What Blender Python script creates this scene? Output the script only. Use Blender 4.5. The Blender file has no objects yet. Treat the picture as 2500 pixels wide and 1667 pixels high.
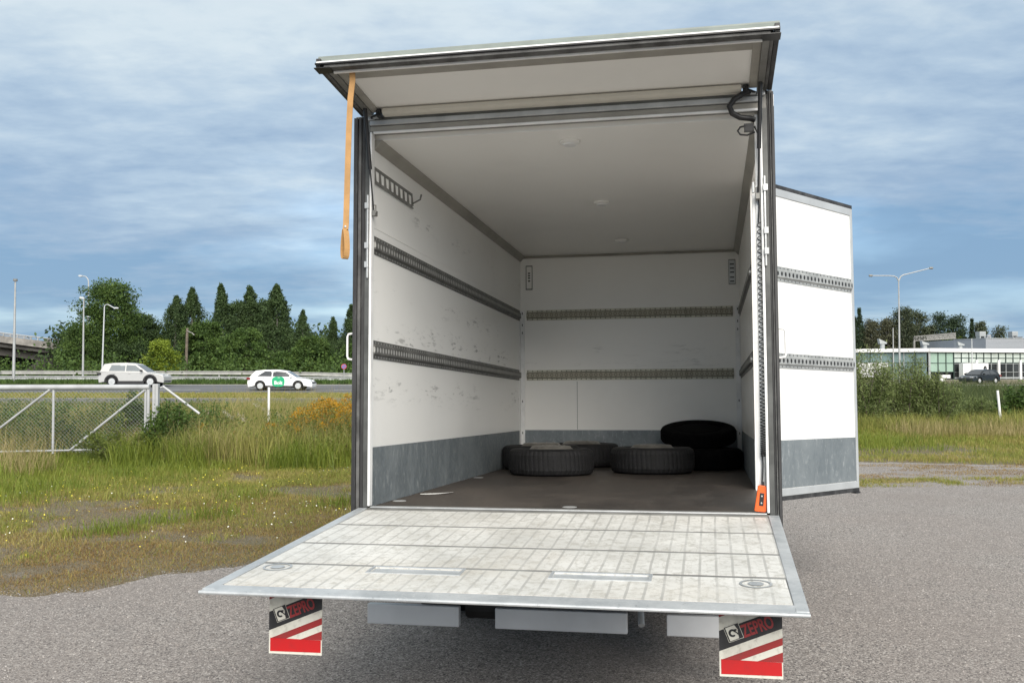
import bpy, bmesh, math, random
import numpy as np
from mathutils import Matrix, Vector

random.seed(7)
RNG = np.random.default_rng(11)
sc = bpy.context.scene
COL = sc.collection

# ------------------------------------------------------------------ camera
FPX, TH, HC = 2391.2, 0.0278, 1.65
cam_d = bpy.data.cameras.new('camera')
cam_d.sensor_width = 36.0
cam_d.lens = 36.0 * FPX / 2500.0
cam_d.clip_start, cam_d.clip_end = 0.05, 4000.0
cam = bpy.data.objects.new('camera', cam_d)
cam.location = (0, 0, HC)
cam.rotation_euler = (math.pi / 2 + TH, 0, 0)
COL.objects.link(cam)
sc.camera = cam

# ------------------------------------------------------------------ light
EXPO = 1.74
SUN_EL, SUN_AZ = 34.0, 168.0          # compass style, clockwise from +Y: behind the camera, to the right
SUN_W, SUN_ANGLE = 1.5, 45.0
SKY_STRENGTH = 0.1
sc.view_settings.view_transform = 'Standard'
sc.view_settings.look = 'None'
sc.view_settings.gamma = 1.0
sc.view_settings.use_curve_mapping = False
sc.view_settings.exposure = EXPO
sd = bpy.data.lights.new('sun', 'SUN')
sd.energy, sd.angle, sd.color = SUN_W, math.radians(SUN_ANGLE), (1.0, 0.935, 0.85)
sun = bpy.data.objects.new('sun', sd)
a, e = math.radians(SUN_AZ), math.radians(SUN_EL)
SDIR = Vector((math.sin(a) * math.cos(e), math.cos(a) * math.cos(e), math.sin(e)))
sun.rotation_euler = SDIR.to_track_quat('Z', 'Y').to_euler()
sun.location = (0, 0, 30)
COL.objects.link(sun)

world = bpy.data.worlds.new('World')
sc.world = world
world.use_nodes = True
wt = world.node_tree
wt.nodes.clear()

def wn(kind, **kw):
    n = wt.nodes.new(kind)
    for k, v in kw.items():
        setattr(n, k, v)
    return n

def wmath(op, a_, b_=None, clamp=False):
    n = wn('ShaderNodeMath', operation=op, use_clamp=clamp)
    for i, v in enumerate((a_, b_)):
        if v is None:
            continue
        if isinstance(v, (int, float)):
            n.inputs[i].default_value = v
        else:
            wt.links.new(v, n.inputs[i])
    return n.outputs[0]

def wramp(fac, stops, interp='EASE'):
    n = wn('ShaderNodeValToRGB')
    n.color_ramp.interpolation = interp
    els = n.color_ramp.elements
    while len(els) < len(stops):
        els.new(0.5)
    for el, (p_, c_) in zip(els, stops):
        el.position = p_
        el.color = (*c_, 1) if len(c_) == 3 else c_
    wt.links.new(fac, n.inputs[0])
    return n.outputs[0]

def wmix(f, c1, c2):
    n = wn('ShaderNodeMix', data_type='RGBA')
    for s_, v in ((n.inputs[0], f), (n.inputs[6], c1), (n.inputs[7], c2)):
        if isinstance(v, (int, float)):
            s_.default_value = v
        elif isinstance(v, tuple):
            s_.default_value = (*v, 1)
        else:
            wt.links.new(v, s_)
    return n.outputs[2]

sky = wn('ShaderNodeTexSky', sky_type='NISHITA')
sky.sun_disc = False
sky.sun_elevation = e
sky.sun_rotation = a
sky.air_density, sky.dust_density, sky.ozone_density = 1.0, 0.5, 2.0
tc = wn('ShaderNodeTexCoord')
sx = wn('ShaderNodeSeparateXYZ')
wt.links.new(tc.outputs['Generated'], sx.inputs[0])
zc = wmath('MAXIMUM', sx.outputs[2], 0.0)
den = wmath('ADD', zc, 0.13)
cx = wn('ShaderNodeCombineXYZ')
wt.links.new(wmath('DIVIDE', sx.outputs[0], den), cx.inputs[0])
wt.links.new(wmath('DIVIDE', sx.outputs[1], den), cx.inputs[1])

def wnoise(scale, detail, rough, dist=0.0, off=(0, 0, 0), scl=(1, 1, 1)):
    mp = wn('ShaderNodeMapping')
    mp.inputs['Location'].default_value = off
    mp.inputs['Scale'].default_value = scl
    wt.links.new(cx.outputs[0], mp.inputs[0])
    n = wn('ShaderNodeTexNoise')
    n.inputs['Scale'].default_value = scale
    n.inputs['Detail'].default_value = detail
    n.inputs['Roughness'].default_value = rough
    n.inputs['Distortion'].default_value = dist
    wt.links.new(mp.outputs[0], n.inputs[0])
    return n.outputs[0]

KS = 1.0 / (SKY_STRENGTH * 2 ** EXPO)
def disp(r, g, b):
    return (r * KS, g * KS, b * KS)
n_big = wnoise(0.55, 6, 0.52, 0.25, (3.1, 1.7, 0), (0.75, 1.25, 1))
n_fine = wnoise(2.9, 6, 0.55, 0.2, (7.0, 2.0, 0), (0.8, 1.3, 1))
n_vf = wnoise(8.5, 6, 0.58, 0.15, (1.0, 5.0, 0), (0.9, 1.15, 1))
shade = wmath('ADD', wmath('ADD', wmath('MULTIPLY', n_big, 0.54), wmath('MULTIPLY', n_fine, 0.26)), wmath('MULTIPLY', n_vf, 0.20))
elev = wmath('MULTIPLY', zc, 1.9, True)
shade2 = wmath('ADD', shade, wmath('MULTIPLY', wmath('SUBTRACT', elev, 0.46), 0.56))
cloud = wramp(shade2, [(0.30, disp(0.225, 0.375, 0.565)), (0.42, disp(0.33, 0.455, 0.615)), (0.52, disp(0.46, 0.585, 0.715)),
                       (0.64, disp(0.67, 0.77, 0.83)), (0.80, disp(0.80, 0.865, 0.90))], 'LINEAR')
n_cov = wnoise(0.8, 5, 0.5, 0.2, (11.0, 4.0, 0))
cover = wramp(wmath('ADD', n_cov, wmath('MULTIPLY', elev, 0.25)), [(0.30, (0.80,) * 3), (0.60, (0.97,) * 3)])
col = wmix(cover, sky.outputs[0], cloud)
bg = wn('ShaderNodeBackground')
bg.inputs[1].default_value = SKY_STRENGTH
wt.links.new(col, bg.inputs[0])
wo = wn('ShaderNodeOutputWorld')
wt.links.new(bg.outputs[0], wo.inputs[0])

sc.render.engine = 'CYCLES'
sc.cycles.max_bounces = 10
sc.cycles.diffuse_bounces = 8
sc.cycles.glossy_bounces = 4
sc.cycles.use_denoising = True
sc.cycles.sample_clamp_indirect = 8.0

# ------------------------------------------------------------------ helpers
def lin(r, g, b):
    f = lambda c: ((c / 255 + 0.055) / 1.055) ** 2.4 if c > 10 else c / 255 / 12.92
    return (f(r), f(g), f(b))

class Nodes:
    def __init__(s, m):
        s.nt = m.node_tree
        s.b = s.nt.nodes['Principled BSDF']
        s.tc = s.nt.nodes.new('ShaderNodeTexCoord')
    def new(s, k, **kw):
        n = s.nt.nodes.new(k)
        for a_, v in kw.items():
            setattr(n, a_, v)
        return n
    def put(s, sock, v):
        if isinstance(v, (int, float)):
            sock.default_value = v
        elif isinstance(v, tuple):
            sock.default_value = (*v, 1) if sock.type == 'RGBA' and len(v) == 3 else v
        else:
            s.nt.links.new(v, sock)
    def vec(s, scl=(1, 1, 1), off=(0, 0, 0), src='Object'):
        mp = s.new('ShaderNodeMapping')
        mp.inputs['Scale'].default_value = scl
        mp.inputs['Location'].default_value = off
        s.nt.links.new(s.tc.outputs[src], mp.inputs[0])
        return mp.outputs[0]
    def noise(s, scale, detail=3, rough=0.5, dist=0.0, scl=(1, 1, 1), off=(0, 0, 0), src='Object'):
        n = s.new('ShaderNodeTexNoise')
        n.inputs['Scale'].default_value = scale
        n.inputs['Detail'].default_value = detail
        n.inputs['Roughness'].default_value = rough
        n.inputs['Distortion'].default_value = dist
        s.nt.links.new(s.vec(scl, off, src), n.inputs[0])
        return n.outputs[0]
    def voro(s, scale, feature='F1', out='Color', src='Object', scl=(1, 1, 1)):
        n = s.new('ShaderNodeTexVoronoi', feature=feature)
        n.inputs['Scale'].default_value = scale
        s.nt.links.new(s.vec(scl, src=src), n.inputs['Vector'])
        return n.outputs[out]
    def math(s, op, a_, b_=None, c_=None, clamp=False):
        n = s.new('ShaderNodeMath', operation=op, use_clamp=clamp)
        for i, v in enumerate((a_, b_, c_)):
            if v is not None:
                s.put(n.inputs[i], v)
        return n.outputs[0]
    def xyz(s, src='Object'):
        n = s.new('ShaderNodeSeparateXYZ')
        s.nt.links.new(s.tc.outputs[src], n.inputs[0])
        return n.outputs
    def step(s, v, lo, hi):
        n = s.new('ShaderNodeMapRange', interpolation_type='SMOOTHSTEP')
        s.put(n.inputs[0], v)
        n.inputs[1].default_value, n.inputs[2].default_value = lo, hi
        return n.outputs[0]
    def band(s, v, lo, hi, soft):
        return s.math('MULTIPLY', s.step(v, lo - soft, lo + soft), s.math('SUBTRACT', 1.0, s.step(v, hi - soft, hi + soft)))
    def mix(s, f, c1, c2, blend='MIX'):
        n = s.new('ShaderNodeMix', data_type='RGBA', blend_type=blend)
        s.put(n.inputs[0], f); s.put(n.inputs[6], c1); s.put(n.inputs[7], c2)
        return n.outputs[2]
    def ramp(s, f, stops, interp='LINEAR'):
        n = s.new('ShaderNodeValToRGB')
        n.color_ramp.interpolation = interp
        els = n.color_ramp.elements
        while len(els) < len(stops):
            els.new(0.5)
        for el, (p_, c_) in zip(els, stops):
            el.position = p_; el.color = (*c_, 1)
        s.put(n.inputs[0], f)
        return n.outputs[0]
    def bump(s, h, strength=0.3, dist=0.01):
        n = s.new('ShaderNodeBump')
        n.inputs['Strength'].default_value = strength
        n.inputs['Distance'].default_value = dist
        s.put(n.inputs['Height'], h)
        s.nt.links.new(n.outputs[0], s.b.inputs['Normal'])
    def set(s, base=None, rough=None, metal=None, **kw):
        if base is not None: s.put(s.b.inputs['Base Color'], base)
        if rough is not None: s.put(s.b.inputs['Roughness'], rough)
        if metal is not None: s.put(s.b.inputs['Metallic'], metal)
        for k, v in kw.items(): s.put(s.b.inputs[k], v)

MATS = {}
def new_mat(name):
    m = bpy.data.materials.new(name)
    m.use_nodes = True
    MATS[name] = m
    return m, Nodes(m)

def plain(name, col, rough=0.5, metal=0.0, var=0.12, scale=6.0, bump=0.0, bscale=80.0, **kw):
    m, n = new_mat(name)
    f = n.noise(scale, 4, 0.6)
    lo = tuple(c * (1 - var) for c in col); hi = tuple(min(1, c * (1 + var)) for c in col)
    n.set(n.mix(n.step(f, 0.3, 0.7), lo, hi), rough, metal, **kw)
    if bump:
        n.bump(n.noise(bscale, 4, 0.6), bump, 0.004)
    return m

class MB:
    """collects simple solids; build() links them as one mesh object"""
    def __init__(s):
        s.v, s.f, s.mi = [], [], []
        s.cur = 0
    def add(s, vs, fs):
        o = len(s.v)
        s.v += [tuple(p) for p in vs]
        s.f += [tuple(i + o for i in f) for f in fs]
        s.mi += [s.cur] * len(fs)
        return s
    def box(s, x0, x1, y0, y1, z0, z1):
        x0, x1 = min(x0, x1), max(x0, x1); y0, y1 = min(y0, y1), max(y0, y1); z0, z1 = min(z0, z1), max(z0, z1)
        return s.add([(x0, y0, z0), (x1, y0, z0), (x1, y1, z0), (x0, y1, z0), (x0, y0, z1), (x1, y0, z1), (x1, y1, z1), (x0, y1, z1)],
                     [(0, 3, 2, 1), (4, 5, 6, 7), (0, 1, 5, 4), (1, 2, 6, 5), (2, 3, 7, 6), (3, 0, 4, 7)])
    def hexa(s, lo, hi):
        """two quads (4 points each, same order, counter-clockwise seen from hi side)"""
        return s.add(list(lo) + list(hi), [(3, 2, 1, 0), (4, 5, 6, 7), (0, 1, 5, 4), (1, 2, 6, 5), (2, 3, 7, 6), (3, 0, 4, 7)])
    def prism(s, poly, ext):
        """poly: list of 3-d points, extruded by vector ext"""
        n = len(poly); e_ = Vector(ext)
        vs = [Vector(p) for p in poly] + [Vector(p) + e_ for p in poly]
        nrm = Vector((0, 0, 0))
        for i in range(n):
            nrm += vs[i].cross(vs[(i + 1) % n])
        fwd = nrm.dot(e_) > 0
        fs = []
        a_, b_ = tuple(range(n)), tuple(range(n, 2 * n))
        fs.append(a_[::-1] if fwd else a_)
        fs.append(b_ if fwd else b_[::-1])
        for i in range(n):
            j = (i + 1) % n
            fs.append((i, j, n + j, n + i) if fwd else (j, i, n + i, n + j))
        return s.add(vs, fs)
    def tube(s, pts, r, seg=8, cap=True):
        pts = [Vector(p) for p in pts]
        rs = r if isinstance(r, (list, tuple)) else [r] * len(pts)
        vs, fs = [], []
        t0 = (pts[1] - pts[0]).normalized()
        up = Vector((0, 0, 1)) if abs(t0.z) < 0.9 else Vector((1, 0, 0))
        nv = t0.cross(up).normalized()
        for i, p in enumerate(pts):
            t = (pts[min(i + 1, len(pts) - 1)] - pts[max(i - 1, 0)]).normalized()
            nv = (nv - t * nv.dot(t)).normalized()
            bv = t.cross(nv)
            for k in range(seg):
                an = 2 * math.pi * k / seg
                vs.append(p + (nv * math.cos(an) + bv * math.sin(an)) * rs[i])
        for i in range(len(pts) - 1):
            for k in range(seg):
                k2 = (k + 1) % seg
                fs.append((i * seg + k, i * seg + k2, (i + 1) * seg + k2, (i + 1) * seg + k))
        if cap:
            fs.append(tuple(range(seg))[::-1])
            fs.append(tuple(range((len(pts) - 1) * seg, len(pts) * seg)))
        return s.add(vs, fs)
    def lathe(s, prof, center=(0, 0, 0), axis='Z', seg=24, cap=True):
        """prof: list of (r, h) ; revolved about axis"""
        vs, fs = [], []
        c = Vector(center)
        for r, h in prof:
            for k in range(seg):
                an = 2 * math.pi * k / seg
                x, y = r * math.cos(an), r * math.sin(an)
                p = {'Z': (x, y, h), 'X': (h, x, y), 'Y': (y, h, x)}[axis]
                vs.append(c + Vector(p))
        for i in range(len(prof) - 1):
            for k in range(seg):
                k2 = (k + 1) % seg
                fs.append((i * seg + k, i * seg + k2, (i + 1) * seg + k2, (i + 1) * seg + k))
        if cap and prof[0][0] > 1e-6: fs.append(tuple(range(seg))[::-1])
        if cap and prof[-1][0] > 1e-6: fs.append(tuple(range((len(prof) - 1) * seg, len(prof) * seg)))
        return s.add(vs, fs)
    def mesh(s, name, mats):
        me = bpy.data.meshes.new(name)
        me.from_pydata(s.v, [], s.f)
        for m in (mats if isinstance(mats, (list, tuple)) else [mats]):
            me.materials.append(m)
        if any(s.mi):
            me.polygons.foreach_set('material_index', s.mi)
        me.update()
        return me
    def build(s, name, mats, parent=None, bevel=0.0, smooth=False, loc=None, rot=None, seg=2):
        o = bpy.data.objects.new(name, s.mesh(name, mats))
        COL.objects.link(o)
        if parent: o.parent = parent
        if loc: o.location = loc
        if rot: o.rotation_euler = rot
        if smooth:
            for p_ in o.data.polygons: p_.use_smooth = True
            try:
                o.data.set_sharp_from_angle(angle=math.radians(40))
            except Exception:
                pass
        if bevel:
            b = o.modifiers.new('bevel', 'BEVEL')
            b.width, b.segments, b.limit_method, b.angle_limit = bevel, seg, 'ANGLE', math.radians(35)
        return o

def tag(o, label=None, cat=None, group=None, kind=None):
    if label: o['label'] = label
    if cat: o['category'] = cat
    if group: o['group'] = group
    if kind: o['kind'] = kind
    return o

def empty(name, label, cat, matrix=None, loc=None, group=None):
    o = bpy.data.objects.new(name, None)
    o.empty_display_size = 0.2
    COL.objects.link(o)
    if matrix is not None: o.matrix_basis = matrix
    if loc is not None: o.location = loc
    return tag(o, label, cat, group)

def dup(root, label=None, matrix=None, loc=None, rotz=None):
    def rec(o, par):
        c = o.copy(); COL.objects.link(c)
        if par: c.parent = par
        for ch in o.children: rec(ch, c)
        return c
    c = rec(root, None)
    if label: c['label'] = label
    if matrix is not None: c.matrix_basis = matrix
    if loc is not None: c.location = loc
    if rotz is not None: c.rotation_euler = (0, 0, rotz)
    return c

def obj_from(name, me, parent=None, loc=None, rot=None):
    o = bpy.data.objects.new(name, me)
    COL.objects.link(o)
    if parent: o.parent = parent
    if loc: o.location = loc
    if rot: o.rotation_euler = rot
    return o

def np_mesh(name, V, F, mat_):
    """V (n,3); F list of (m,k) index arrays with constant k each"""
    me = bpy.data.meshes.new(name)
    V = np.asarray(V, np.float32)
    me.vertices.add(len(V)); me.vertices.foreach_set('co', V.ravel())
    tot = sum(f.size for f in F); npoly = sum(len(f) for f in F)
    me.loops.add(tot); me.polygons.add(npoly)
    me.loops.foreach_set('vertex_index', np.concatenate([f.ravel() for f in F]).astype(np.int32))
    starts, o = [], 0
    for f in F:
        k = f.shape[1]
        starts.append(o + np.arange(len(f)) * k); o += f.size
    me.polygons.foreach_set('loop_start', np.concatenate(starts).astype(np.int32))
    me.update(calc_edges=True)
    me.materials.append(mat_)
    return me

def ray_w(u, v):
    d = Vector(((u - 1250) / FPX, 1.0, -(v - 833.5) / FPX))
    c, s_ = math.cos(TH), math.sin(TH)
    return Vector((d.x, d.y * c - d.z * s_, d.y * s_ + d.z * c))
def at_d(u, v, D):
    d = ray_w(u, v)
    return Vector((0, 0, HC)) + d * (D / d.y)
def xd(u, D):
    return (u - 1250) / FPX * D
def zd(v, D):
    return at_d(1250, v, D).z

def vnoise(x, y, seed=0):
    """cheap 2-d value noise in 0..1"""
    xi, yi = np.floor(x).astype(np.int64), np.floor(y).astype(np.int64)
    xf, yf = x - xi, y - yi
    def h(a_, b_):
        n = (a_ * 374761393 + b_ * 668265263 + seed * 1442695041) & 0x7fffffff
        n = ((n ^ (n >> 13)) * 1274126177) & 0x7fffffff
        return ((n ^ (n >> 16)) & 0xffff) / 65535.0
    u_, v_ = xf * xf * (3 - 2 * xf), yf * yf * (3 - 2 * yf)
    return (h(xi, yi) * (1 - u_) + h(xi + 1, yi) * u_) * (1 - v_) + (h(xi, yi + 1) * (1 - u_) + h(xi + 1, yi + 1) * u_) * v_

def fbm(x, y, seed=0):
    return 0.55 * vnoise(x, y, seed) + 0.3 * vnoise(x * 2.1 + 5, y * 2.1, seed + 1) + 0.15 * vnoise(x * 4.3, y * 4.3 + 9, seed + 2)

# ------------------------------------------------------------------ terrain shape
_PY = np.array([0, 46, 53, 60, 66, 71, 75, 82, 100, 140, 3000.])
_PL = np.array([0, 0, 0.05, 0.12, 0.22, 0.41, 0.58, 0.62, 0.6, 0.6, 0.6])
_PR = np.array([0, 0, 0.0, 0.02, 0.05, 0.10, 0.14, 0.15, 0.18, 0.12, 0.1])
def ground_z(x, y):
    t = np.clip((np.asarray(x, float) + 12) / 24, 0, 1)
    t = t * t * (3 - 2 * t)
    return np.interp(y, _PY, _PL) * (1 - t) + np.interp(y, _PY, _PR) * t
def gz(x, y): return float(ground_z(x, y))

# ------------------------------------------------------------------ setting materials
def mat_ground():
    m, n = new_mat('meadow_soil')
    a1 = n.noise(0.35, 5, 0.6); a2 = n.noise(2.2, 5, 0.65); a3 = n.noise(25, 4, 0.7)
    c = n.mix(n.step(a1, 0.38, 0.62), (0.150, 0.140, 0.052), (0.200, 0.150, 0.078))
    c = n.mix(n.step(a2, 0.56, 0.70), c, (0.30, 0.262, 0.222))
    c = n.mix(n.math('MULTIPLY', n.step(a3, 0.4, 0.7), 0.5), c, (0.18, 0.145, 0.085))
    vb = n.new('ShaderNodeRGBToBW'); n.nt.links.new(n.voro(140), vb.inputs[0])
    vs_ = n.new('ShaderNodeRGBToBW'); n.nt.links.new(n.voro(60), vs_.inputs[0])
    c = n.mix(n.math('MULTIPLY', n.step(vb.outputs[0], 0.42, 0.75), 0.45), c, (0.36, 0.31, 0.25))
    c = n.mix(n.math('MULTIPLY', n.step(vb.outputs[0], 0.42, 0.18), 0.65), c, (0.055, 0.045, 0.030))
    c = n.mix(n.math('MULTIPLY', n.step(vs_.outputs[0], 0.45, 0.2), 0.5), c, (0.075, 0.070, 0.028))
    n.set(c, 0.95, 0.0)
    n.bump(n.math('ADD', a3, n.math('MULTIPLY', n.voro(140, 'F1', 'Distance'), -1.0)), 0.8, 0.02)
    return m
def mat_gravel():
    m, n = new_mat('gravel')
    big = n.noise(0.5, 4, 0.55); mid = n.noise(6, 4, 0.6)
    v1 = n.voro(150); v2 = n.voro(95); v3 = n.voro(290)
    bw = n.new('ShaderNodeRGBToBW'); n.nt.links.new(v1, bw.inputs[0])
    bw2 = n.new('ShaderNodeRGBToBW'); n.nt.links.new(v2, bw2.inputs[0])
    bw3 = n.new('ShaderNodeRGBToBW'); n.nt.links.new(v3, bw3.inputs[0])
    f = n.math('ADD', n.math('MULTIPLY', bw.outputs[0], 0.6), n.math('MULTIPLY', bw3.outputs[0], 0.4))
    c = n.ramp(f, [(0.12, (0.067, 0.061, 0.058)), (0.38, (0.180, 0.163, 0.150)), (0.58, (0.259, 0.233, 0.214)), (0.74, (0.360, 0.326, 0.299)), (0.9, (0.519, 0.497, 0.462))])
    c = n.mix(n.step(bw2.outputs[0], 0.74, 0.80), c, (0.419, 0.390, 0.359))
    c = n.mix(n.step(bw2.outputs[0], 0.25, 0.20), c, (0.074, 0.067, 0.065))
    c = n.mix(n.math('MULTIPLY', n.step(big, 0.4, 0.66), 0.4), c, (0.201, 0.171, 0.153))
    c = n.mix(n.math('MULTIPLY', n.step(mid, 0.5, 0.75), 0.25), c, (0.142, 0.128, 0.118))
    n.set(c, 0.93, 0.0)
    h = n.math('ADD', n.math('MULTIPLY', n.voro(150, 'F1', 'Distance'), -1.0), n.math('MULTIPLY', n.voro(95, 'F1', 'Distance'), -0.8))
    n.bump(h, 0.45, 0.006)
    return m
def mat_asphalt():
    m, n = new_mat('asphalt')
    a1 = n.noise(0.4, 4, 0.6, scl=(0.15, 1, 1)); a2 = n.noise(60, 3, 0.6)
    c = n.mix(n.step(a1, 0.3, 0.7), (0.085, 0.088, 0.095), (0.13, 0.132, 0.138))
    c = n.mix(n.math('MULTIPLY', n.step(a2, 0.4, 0.7), 0.35), c, (0.06, 0.06, 0.062))
    n.set(c, 0.85)
    return m
m_ground, m_gravel, m_asphalt = mat_ground(), mat_gravel(), mat_asphalt()
m_roadpaint = plain('road_paint', (0.62, 0.62, 0.60), 0.7, var=0.2, scale=2)
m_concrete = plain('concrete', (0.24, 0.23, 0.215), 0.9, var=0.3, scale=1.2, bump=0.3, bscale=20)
m_concrete_shade = plain('shaded_concrete', (0.055, 0.053, 0.050), 0.95, var=0.3, scale=0.8)  # concrete under the overpass: the enclosed shade is put into the colour
m_galv = plain('galvanised_steel', (0.42, 0.43, 0.43), 0.5, 0.35, var=0.15, scale=3)
m_rail_steel = plain('weathered_rail_steel', (0.36, 0.36, 0.34), 0.6, 0.2, var=0.15, scale=2)
m_polegrey = plain('pole_grey', (0.38, 0.39, 0.39), 0.55, 0.2, var=0.1, scale=2)
m_wood = plain('weathered_wood', (0.14, 0.115, 0.09), 0.9, var=0.3, scale=4)

def foliage_mat(name, cols, trans=0.25, patch=0.6, rough=0.6):
    m, n = new_mat(name)
    g = n.new('ShaderNodeNewGeometry')
    rnd = g.outputs['Random Per Island']
    pn = n.noise(patch, 3, 0.6)
    f = n.math('ADD', n.math('MULTIPLY', rnd, 0.62), n.math('MULTIPLY', n.step(pn, 0.3, 0.7), 0.38))
    k = len(cols)
    c = n.ramp(f, [(i / max(1, k - 1), cols[i]) for i in range(k)])
    n.set(c, rough, 0.0)
    n.b.inputs['Specular IOR Level'].default_value = 0.25
    tr = n.new('ShaderNodeBsdfTranslucent')
    n.nt.links.new(c, tr.inputs[0])
    ms = n.new('ShaderNodeMixShader')
    ms.inputs[0].default_value = trans
    n.nt.links.new(n.b.outputs[0], ms.inputs[1]); n.nt.links.new(tr.outputs[0], ms.inputs[2])
    n.nt.links.new(ms.outputs[0], n.nt.nodes['Material Output'].inputs[0])
    return m
L_DARK = foliage_mat('birch_leaves', [(0.021, 0.039, 0.018), (0.053, 0.088, 0.031), (0.096, 0.150, 0.053)])
L_SPRUCE = foliage_mat('spruce_needles', [(0.016, 0.029, 0.016), (0.036, 0.059, 0.029), (0.057, 0.090, 0.043)], 0.1)
L_MAPLE = foliage_mat('maple_leaves', [(0.023, 0.045, 0.013), (0.061, 0.109, 0.025), (0.137, 0.201, 0.048)])
L_BRIGHT = foliage_mat('young_leaves', [(0.072, 0.114, 0.012), (0.180, 0.240, 0.026), (0.264, 0.324, 0.042)])
L_MID = foliage_mat('alder_leaves', [(0.030, 0.059, 0.016), (0.068, 0.119, 0.027), (0.115, 0.176, 0.041)])
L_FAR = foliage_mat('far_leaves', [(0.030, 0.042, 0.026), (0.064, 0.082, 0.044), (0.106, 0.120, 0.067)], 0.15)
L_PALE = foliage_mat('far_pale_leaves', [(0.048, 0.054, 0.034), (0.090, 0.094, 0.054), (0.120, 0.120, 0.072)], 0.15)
L_WILLOW = foliage_mat('willow_leaves', [(0.066, 0.095, 0.028), (0.146, 0.189, 0.061), (0.284, 0.331, 0.142)], 0.25, 1.5)
L_WEED = foliage_mat('weed_leaves', [(0.053, 0.080, 0.019), (0.132, 0.168, 0.035), (0.229, 0.248, 0.064)], 0.3, 1.2)
L_GRASS = foliage_mat('grass_blades', [(0.129, 0.166, 0.027), (0.244, 0.275, 0.051), (0.320, 0.275, 0.084), (0.463, 0.370, 0.155)], 0.3, 0.9, 0.5)
L_LUSH = foliage_mat('lush_grass_blades', [(0.081, 0.125, 0.015), (0.171, 0.221, 0.032), (0.270, 0.294, 0.052)], 0.3, 1.0, 0.5)
L_MOSS = foliage_mat('brown_moss_blades', [(0.144, 0.095, 0.038), (0.263, 0.163, 0.062), (0.300, 0.224, 0.078), (0.393, 0.315, 0.131)], 0.2, 1.2)
L_STRAW = foliage_mat('straw_stalks', [(0.179, 0.171, 0.054), (0.359, 0.297, 0.136), (0.538, 0.448, 0.233)], 0.3, 1.0)
L_TALL = foliage_mat('tall_grass_blades', [(0.121, 0.153, 0.036), (0.257, 0.281, 0.067), (0.433, 0.388, 0.124)], 0.3, 0.8)
L_MEADOW = foliage_mat('meadow_blades', [(0.036, 0.058, 0.020), (0.081, 0.110, 0.039), (0.153, 0.169, 0.065)], 0.3, 0.5)
L_GOLD = foliage_mat('goldenrod_heads', [(0.196, 0.098, 0.009), (0.391, 0.207, 0.014), (0.529, 0.310, 0.023)], 0.2, 2.0)
m_bark = plain('bark', (0.085, 0.070, 0.055), 0.95, var=0.4, scale=3)
m_birchbark = plain('birch_bark', (0.30, 0.28, 0.25), 0.9, var=0.4, scale=2)

# ------------------------------------------------------------------ ground sheets
def sheet(name, xs, ys, dz, m, kind='structure'):
    X, Y = np.meshgrid(xs, ys)
    Z = ground_z(X, Y) + dz
    V = np.stack([X.ravel(), Y.ravel(), Z.ravel()], 1)
    nx, ny = len(xs), len(ys)
    i = np.arange((ny - 1) * (nx - 1)); r, c = i // (nx - 1), i % (nx - 1)
    b = r * nx + c
    F = np.stack([b, b + 1, b + nx + 1, b + nx], 1)
    o = obj_from(name, np_mesh(name, V, [F], m))
    return tag(o, kind=kind)
_xs = np.unique(np.concatenate([np.linspace(-2500, -60, 8), np.arange(-60, 61, 3.0), np.linspace(60, 2500, 8)]))
_ys = np.unique(np.concatenate([np.linspace(-400, -10, 5), np.arange(-10, 46, 4.0), [46, 48, 50, 53, 56, 60, 63, 66, 68, 71, 73, 75, 78, 82, 90, 100, 120, 140, 200, 400, 900, 3000]]))
sheet('ground', _xs, _ys, 0.0, m_ground)
_rx = np.arange(-120, 121, 3.0)
sheet('near_road', _rx, np.array([47.4, 50, 53.0]), 0.008, m_asphalt)
sheet('highway', _rx, np.array([60.0, 63, 66, 68.5, 71, 72.5]), 0.008, m_asphalt)
for nm, y0, y1 in (('road_edge_line', 47.6, 47.85), ('road_edge_line', 52.6, 52.85), ('highway_edge_line', 60.4, 60.75), ('highway_edge_line', 71.9, 72.15)):
    sheet(nm, _rx, np.array([y0, y1]), 0.013, m_roadpaint)
mb = MB()
for k in range(-8, 9):
    x0 = k * 12.0
    mb.add([(x, y, gz(x, y) + 0.014) for x, y in ((x0, 66.0), (x0 + 3, 66.0), (x0 + 3, 66.14), (x0, 66.14))], [(0, 1, 2, 3)])
tag(mb.build('lane_marking', m_roadpaint), kind='structure')

# gravel lot: one sheet with a ragged edge towards the grass
edge_px = [(0, 1467), (190, 1452), (380, 1408), (500, 1393), (2093, 1128), (2300, 1131), (2500, 1137)]
edge = []
for u, v in edge_px:
    d = ray_w(u, v); t = -HC / d.z
    edge.append(((d * t).x, (d * t).y))
edge = [(-40, 4.2), (-9, 6.2)] + edge + [(14, 16.6), (60, 15.5)]
EDX = np.array([p[0] for p in edge]); EDY = np.array([p[1] for p in edge])
def gravel_edge(x):
    x = np.asarray(x, float)
    return np.interp(x, EDX, EDY) + (fbm(x * 1.4, x * 0 + 3.3, 5) - 0.5) * 0.55 + (vnoise(x * 7, x * 0, 8) - 0.5) * 0.14
gx = np.concatenate([np.arange(-40, -8, 1.0), np.arange(-8, 12, 0.06), np.arange(12, 60, 1.0)])
gy = gravel_edge(gx)
_f = np.linspace(0, 1, 6) ** 0.6
rows = [np.stack([gx, -25 + (gy + 25) * f, np.full(len(gx), 0.006)], 1) for f in _f]
V = np.concatenate(rows); nx = len(gx)
i = np.arange((len(_f) - 1) * (nx - 1)); r, c = i // (nx - 1), i % (nx - 1); b = r * nx + c
tag(obj_from('gravel_lot', np_mesh('gravel_lot', V, [np.stack([b, b + 1, b + nx + 1, b + nx], 1)], m_gravel)), kind='structure')

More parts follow.
